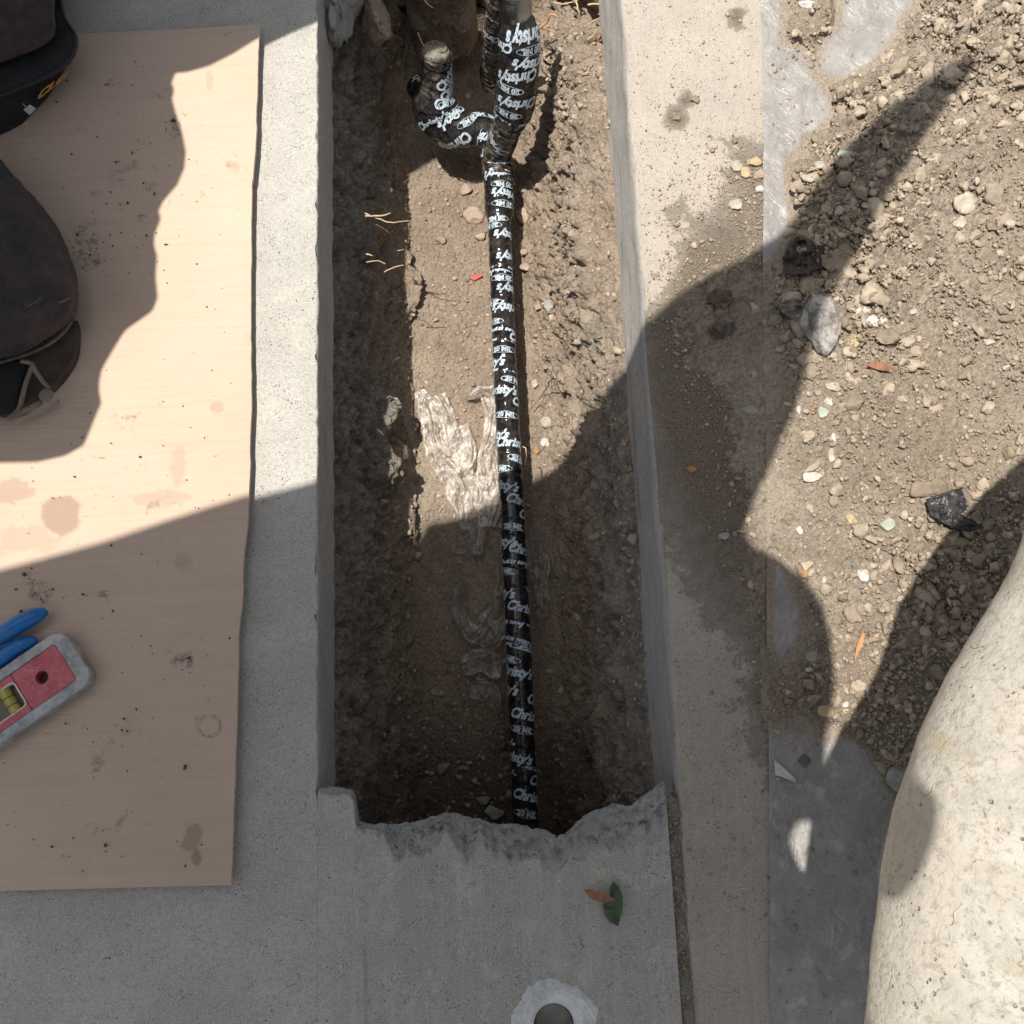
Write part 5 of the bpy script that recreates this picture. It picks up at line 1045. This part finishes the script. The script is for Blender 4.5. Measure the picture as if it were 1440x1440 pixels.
# red web with a window and a hole
wx1 = -.001; ctr = tip-.036; 
inn = rrect(LL+.0125, tip-.0130, -Wh+.009, Wh-.010, .0026); zt = z1-.0012
def web():
    bm = bmesh.new()
    out = [bm.verts.new(L(a, b, zt)) for a, b in inn]
    hole = [bm.verts.new(L(ctr+.0056*math.cos(k*math.pi/12), -.001+.0056*math.sin(k*math.pi/12), zt)) for k in range(24)]
    win = [bm.verts.new(L(a, b, zt)) for a, b in rrect(wn0, wn1, -.0125, .0115, .004)]
    es = []
    for lp in (out, hole, win):
        for i in range(len(lp)): es.append(bm.edges.new((lp[i], lp[(i+1) % len(lp)])))
    bmesh.ops.triangle_fill(bm, use_beauty=True, use_dissolve=False, edges=es)
    r = bmesh.ops.extrude_face_region(bm, geom=bm.faces[:]); [setattr(v, 'co', v.co-Vector((0, 0, .009))) for v in r['geom'] if isinstance(v, bmesh.types.BMVert)]
    bmesh.ops.recalc_face_normals(bm, faces=bm.faces[:])
    me = bpy.data.meshes.new('web'); bm.to_mesh(me); bm.free(); me.materials.append(M['red']); return me
wn1 = (P(29, 990, z1)-O)@u+.004; wn0 = wn1-.034
ri_ = child('red_insert', web(), lv)
V_, F_ = ring_solid(rrect(wn0-.0006, wn1+.0006, -.0131, .0121, .0044), rrect(wn0+.0008, wn1-.0008, -.0117, .0107, .0032), zt-.006, zt+.0005, .0002)
child('window_rim', mesh('window_rim', V_, F_, flat('pale_rim', (.72, .62, .55), .5), smooth=False), ri_)
V_, F_ = ring_solid(rrect(wn0, wn1, -.012, .011, .003), None, CT+.001, CT+.004, .0002)
child('window_back', mesh('window_back', V_, F_, flat('grey_green_back', (.20, .20, .15), .5), smooth=False), lv)
vg = NT('vial'); M['vial'] = vg.fin((.62, .56, .08), .12, None, Transmission_Weight=.35, Alpha=.95)
vd = (wn0+wn1)/2+.008; vp = np.array([L(vd-.0085+0*k, b_, CT+.012) for k, b_ in enumerate(np.linspace(-.0125, .0118, 30))])
vp = np.array([L(vd-.003, b_, CT+.0078) for b_ in np.linspace(-.0122, .0112, 30)])
vl_ = child('vial', tubem('vial', vp, .0052, M['vial']), lv)
blk = flat('black_mark', (.03, .03, .025), .5)
for bb in (-.0035, .0040):
    c = np.array([L(vd-.003, bb-.0003+.0006*k, CT+.0078) for k in range(2)]); child('vial_ring', tubem('vial_ring', c, .00545, blk), vl_)
gvv = [L(ctr-.0205, b_, zt+.0001) for b_ in (-Wh+.0092, Wh-.0102)]
child('groove', tubem('groove', np.array(gvv), .00035, flat('dark_red', (.20, .03, .04), .6), seg=8), ri_)
hb = [tuple(L(ctr+.0058*math.cos(k*math.pi/12), -.001+.0058*math.sin(k*math.pi/12), CT+.004)) for k in range(24)]
child('hole_bottom', mesh('hole_bottom', hb, [tuple(range(24))], flat('dark_hole', (.10, .04, .04), .7)), ri_)
# ---- pliers
bh = NT('blue_grip'); M['blue'] = bh.fin(bh.mix(bh.ramp(bh.noise(110, 7, .8), .52, .62), (.0, .15, .48), (.07, .15, .28)), .33, bh.bump(bh.noise(160, 3), .0008))
pz_ = CT+.011
g1 = smooth_path([P(-120, 925, pz_), P(-50, 912, pz_), P(0, 894, pz_), P(28, 877, pz_), P(52, 865, pz_), P(66, 861, pz_)], 90); r1 = .0078*np.ones(90); r1[-16:] *= np.sqrt(np.clip(1-(np.arange(16)/16)**2, .02, 1))
g2_ = smooth_path([P(-120, 960, pz_), P(-50, 952, pz_), P(-4, 929, pz_-.002), P(20, 912, pz_-.002), P(40, 903, pz_-.002), P(53, 900, pz_-.003)], 90); r2 = .0070*np.ones(90); r2[-22:] *= np.sqrt(np.clip(1-(np.arange(22)/22)**2, .02, 1))
plr = thing('pliers', 'pliers with bright blue grips entering from the left above the spirit level', 'pliers', tuple(P(-60, 930, CT)))
child('grip', tubem('grip', g1, r1, M['blue'], seg=28), plr); child('grip', tubem('grip', g2_, r2, M['blue'], seg=28), plr)
child('jaws', tubem('jaws', smooth_path([P(-110, 940, pz_), P(-160, 955, pz_), P(-220, 985, pz_)], 30), np.linspace(.014, .004, 30), M['steel'], seg=12), plr)

# ---- bag and pouch at the left
bk = NT('black_fabric'); M['bfab'] = bk.fin(bk.mix(bk.ramp(bk.noise(60, 5, .7), .4, .7), (.014, .014, .017), (.035, .033, .036)), .8, bk.bump(bk.noise(700, 3, .8), .0008))
bw = NT('maroon_fabric'); M['wfab'] = bw.fin(bw.mix(bw.ramp(bw.noise(70, 5, .75), .4, .65), (.055, .038, .038), (.095, .065, .060)), .9, bw.bump(bw.noise(600, 3, .8), .001))
df = NT('dusty_fabric'); dc_ = df.mix(df.ramp(df.noise(40, 5, .75), .36, .68), (.028, .028, .036), (.085, .062, .050)); dc_ = df.mix(df.ramp(df.noise(520, 2, .8), .62, .7, 0, .5), dc_, (.22, .18, .14)); M['dfab'] = df.fin(dc_, .85, df.bump(df.noise(700, 3, .8), .001))
def loft(name, rings, m, n=90, rough=.0015, close=True, sm=True):
    """rings: list of (outline in photograph positions, z); all run the same way round"""
    Vs = []
    for out, z in rings: 
        o_ = smooth_path([P(a, b, z) for a, b in out]+[P(*out[0], z)], n+1)[:-1] if sm else poly_resample([P(a, b, z) for a, b in out], n, True); Vs.append(o_)
    V = np.array(Vs); k = len(rings)*5; W_ = []
    t_ = np.linspace(0, len(rings)-1, k)
    V = np.stack([np.stack([np.interp(t_, np.arange(len(rings)), V[:, i, c]) for c in range(3)], 1) for i in range(n)], 1)
    cen = V[-1].mean(0); q = np.vstack([V.reshape(-1, 3), cen[None]]); q = q+np.stack([fbm(q, 28, 3, s_) for s_ in (3, 6, 9)], 1)*rough
    i = np.arange(k*n).reshape(k, n); j = np.roll(i, -1, 1); f = [tuple(map(int, a)) for a in np.stack([i[:-1], j[:-1], j[1:], i[1:]], -1).reshape(-1, 4)]
    f += [(int(i[-1, a]), int(j[-1, a]), k*n) for a in range(n)]
    return mesh(name, q, f, m)
bag = thing('tool_bag', 'black tool bag with a yellow logo on its side in the top left corner', 'tool bag', tuple(P(0, 40, CT)))
R0 = [(-260, -160), (80, -160), (86, 0), (94, 70), (78, 118), (50, 155), (10, 185), (-80, 205), (-260, 240)]
R1 = [(-260, -160), (82, -160), (88, 5), (104, 55), (96, 92), (70, 120), (10, 148), (-80, 170), (-260, 220)]
R2 = [(-260, -160), (82, -160), (86, 2), (107, 52), (98, 86), (66, 108), (4, 134), (-80, 158), (-260, 200)]
R3 = [(-260, -160), (78, -160), (84, 6), (100, 50), (92, 76), (60, 98), (0, 122), (-80, 146), (-260, 180)]
R4 = [(-260, -160), (72, -160), (76, 6), (80, 40), (68, 60), (44, 76), (0, 94), (-80, 124), (-260, 160)]
child('body', loft('bag_body', [(R0, CT+.001), (R1, CT+.022), (R2, CT+.034), (R3, CT+.037), (R4, CT+.036)], M['bfab'], rough=.003), bag)
T0 = [(-260, -160), (73, -160), (76, 4), (77, 40), (67, 60), (44, 73), (0, 88), (-80, 116), (-260, 150)]
T1 = [(-260, -160), (70, -160), (73, 0), (73, 36), (62, 54), (40, 66), (0, 80), (-80, 108), (-260, 140)]
child('top_panel', loft('top_panel', [(T0, CT+.036), (T0, CT+.045), (T1, CT+.050)], M['wfab'], rough=.003), bag)
pipm = flat('piping', (.022, .022, .024), .6)
child('piping', tubem('piping', smooth_path([P(a, b, CT+.036) for a, b in R2[1:]], 120), .0016, pipm, seg=10), bag)
# CLC lettering along the side
bL = text_mesh('CLC', .026, .06, .2, .95); slice_bm(bL, .002); va, fa = bm_arr(bL)
p0, p1 = P(50, 137, CT+.008), P(88, 106, CT+.008); q0 = P(56, 124, CT+.024); du = (p1-p0); Lg = np.linalg.norm(du); du /= Lg; dv = q0-p0; dv -= du*(dv@du)*.3
lo, hi = va.min(0), va.max(0); vn_ = (va-lo)/(hi-lo); nrm_ = np.cross(du, dv); nrm_ /= np.linalg.norm(nrm_); nrm_ *= (1 if nrm_[2] > 0 else -1)
q = p0-du*.001+du*(vn_[:, 0]*Lg*1.1)[:, None]+dv*(vn_[:, 1]*(1.35-.7*vn_[:, 0]))[:, None]+np.array([.005, -.008, .006])
child('logo', mesh('logo', q, fa, flat('yellow_print', (.75, .42, .06), .5, .1), smooth=False), bag)
tg = [P(34, 147, CT+.024), P(44, 158, CT+.02), P(50, 151, CT+.022), P(40, 147-5, CT+.026)]
tg = np.array([P(33, 154, CT+.026), P(41, 161, CT+.024), P(50, 152, CT+.026), P(42, 147, CT+.028)])
v = np.vstack([tg, tg-[0, 0, .0012]]); child('tag', mesh('tag', v, [(0, 1, 2, 3), (7, 6, 5, 4), (0, 4, 5, 1), (1, 5, 6, 2), (2, 6, 7, 3), (3, 7, 4, 0)], flat('tag_grey', (.46, .50, .50), .5), smooth=False), bag)
child('tag_string', tubem('tag_string', np.array([P(38, 152, CT+.027), P(32, 146, CT+.028)]), .0005, flat('string', (.4, .42, .42), .6), seg=6), bag)
pch = thing('tool_pouch', 'dusty dark rounded fabric pouch with folds at the left edge', 'tool pouch', tuple(P(0, 400, CT)))
U0 = [(-260, 200), (-40, 215), (20, 250), (58, 290), (86, 330), (101, 372), (107, 415), (100, 450), (78, 474), (46, 492), (0, 506), (-80, 520), (-260, 540)]
U1 = [(-260, 190), (-40, 208), (18, 246), (56, 286), (86, 328), (103, 372), (109, 412), (103, 446), (80, 470), (48, 488), (0, 504), (-80, 516), (-260, 536)]
U2 = [(-260, 200), (-40, 222), (10, 262), (46, 298), (76, 340), (94, 378), (101, 410), (94, 436), (70, 456), (36, 474), (-10, 488), (-80, 500), (-260, 520)]
U3 = [(-260, 230), (-60, 260), (-10, 296), (28, 330), (54, 366), (68, 396), (66, 416), (48, 432), (16, 446), (-30, 458), (-90, 468), (-260, 490)]
child('body', loft('pouch_body', [(U0, CT+.004), (U1, CT+.018), (U1, CT+.030), (U2, CT+.044), (U3, CT+.056)], M['dfab'], rough=.006), pch)
seamm = flat('dusty_seam', (.12, .095, .075), .9, .4); stm = flat('thread', (.20, .16, .12), .8)
for pts, zz_, r in (([(0, 468), (40, 448), (70, 432), (100, 418)], CT+.0475, .0014), ([(-20, 455), (20, 440), (52, 425), (66, 412)], CT+.053, .0016), ([(0, 510), (48, 494), (82, 474), (104, 444), (109, 412)], CT+.022, .0018)):
    child('seam', tubem('seam', smooth_path([P(a, b, zz_) for a, b in pts], 60), r, seamm, seg=10), pch)
    cst = smooth_path([P(a, b-5, zz_+.0012) for a, b in pts], 241)
    for k in range(0, 234, 13): child('stitch', tubem('stitch', cst[k:k+7], .00035, stm, seg=5), pch)
Q0 = [(-200, 470), (60, 470), (104, 448), (113, 475), (110, 505), (96, 530), (76, 552), (50, 572), (10, 590), (-200, 610)]
Q1 = [(-200, 480), (58, 476), (100, 456), (108, 476), (104, 500), (90, 522), (70, 542), (44, 560), (4, 578), (-200, 596)]
child('lower_flap', loft('lower_flap', [(Q0, CT+.001), (Q1, CT+.010), (Q1, CT+.012)], flat('brown_flap', (.075, .055, .042), .9, .25), rough=.002), pch)
clip = flat('dusty_metal', (.21, .175, .135), .55, .35, Metallic=.3)
cz = CT+.019
hk = thing('metal_clip', 'triangular metal clip with a round stud hanging below the dark pouch', 'clip', tuple(P(45, 550, CT)))
for pts, r in (([(30, 508), (44, 511), (49, 520), (60, 536), (68, 546)], .0022), ([(46, 514), (36, 540), (28, 572), (22, 582)], .0022), ([(12, 588), (30, 580), (58, 566)], .0026), ([(-10, 586), (0, 588), (14, 589), (22, 582)], .0016)):
    child('bar', tubem('bar', smooth_path([P(a, b, cz) for a, b in pts], 40), r, clip, seg=14), hk)
cc = P(65, 556, cz+.002); v, f = ICO[4]; child('stud', mesh('stud', v*[.0066, .0066, .0028]+cc, f, clip), hk)
lz = loft('strap', [([(-120, 500), (30, 506), (40, 514), (26, 560), (14, 586), (-10, 584), (-120, 600)], CT+.012), ([(-120, 502), (26, 508), (36, 516), (22, 560), (10, 582), (-10, 580), (-120, 596)], CT+.019)], M['bfab'], sm=False); child('strap', lz, pch)


# ---- repeats share a group
GR = {'stone': 'loose stones on the soil, the slab and the trench floor', 'soil_lump': 'lumps of dark soil', 'root': 'roots sticking out of the earth', 'plastic_film': 'crumpled film beside the pipe',
      'black_scrap': 'black scraps on the soil', 'leaf': 'leaves on the concrete', 'wood_chip': 'wood chips on the soil', 'concrete_lump': 'concrete lumps hanging at the trench corner', 'person': 'people standing over the trench'}
for o in bpy.data.objects:
    k = o.name.split('.')[0]
    if o.parent is None and k in GR: o['group'] = GR[k]
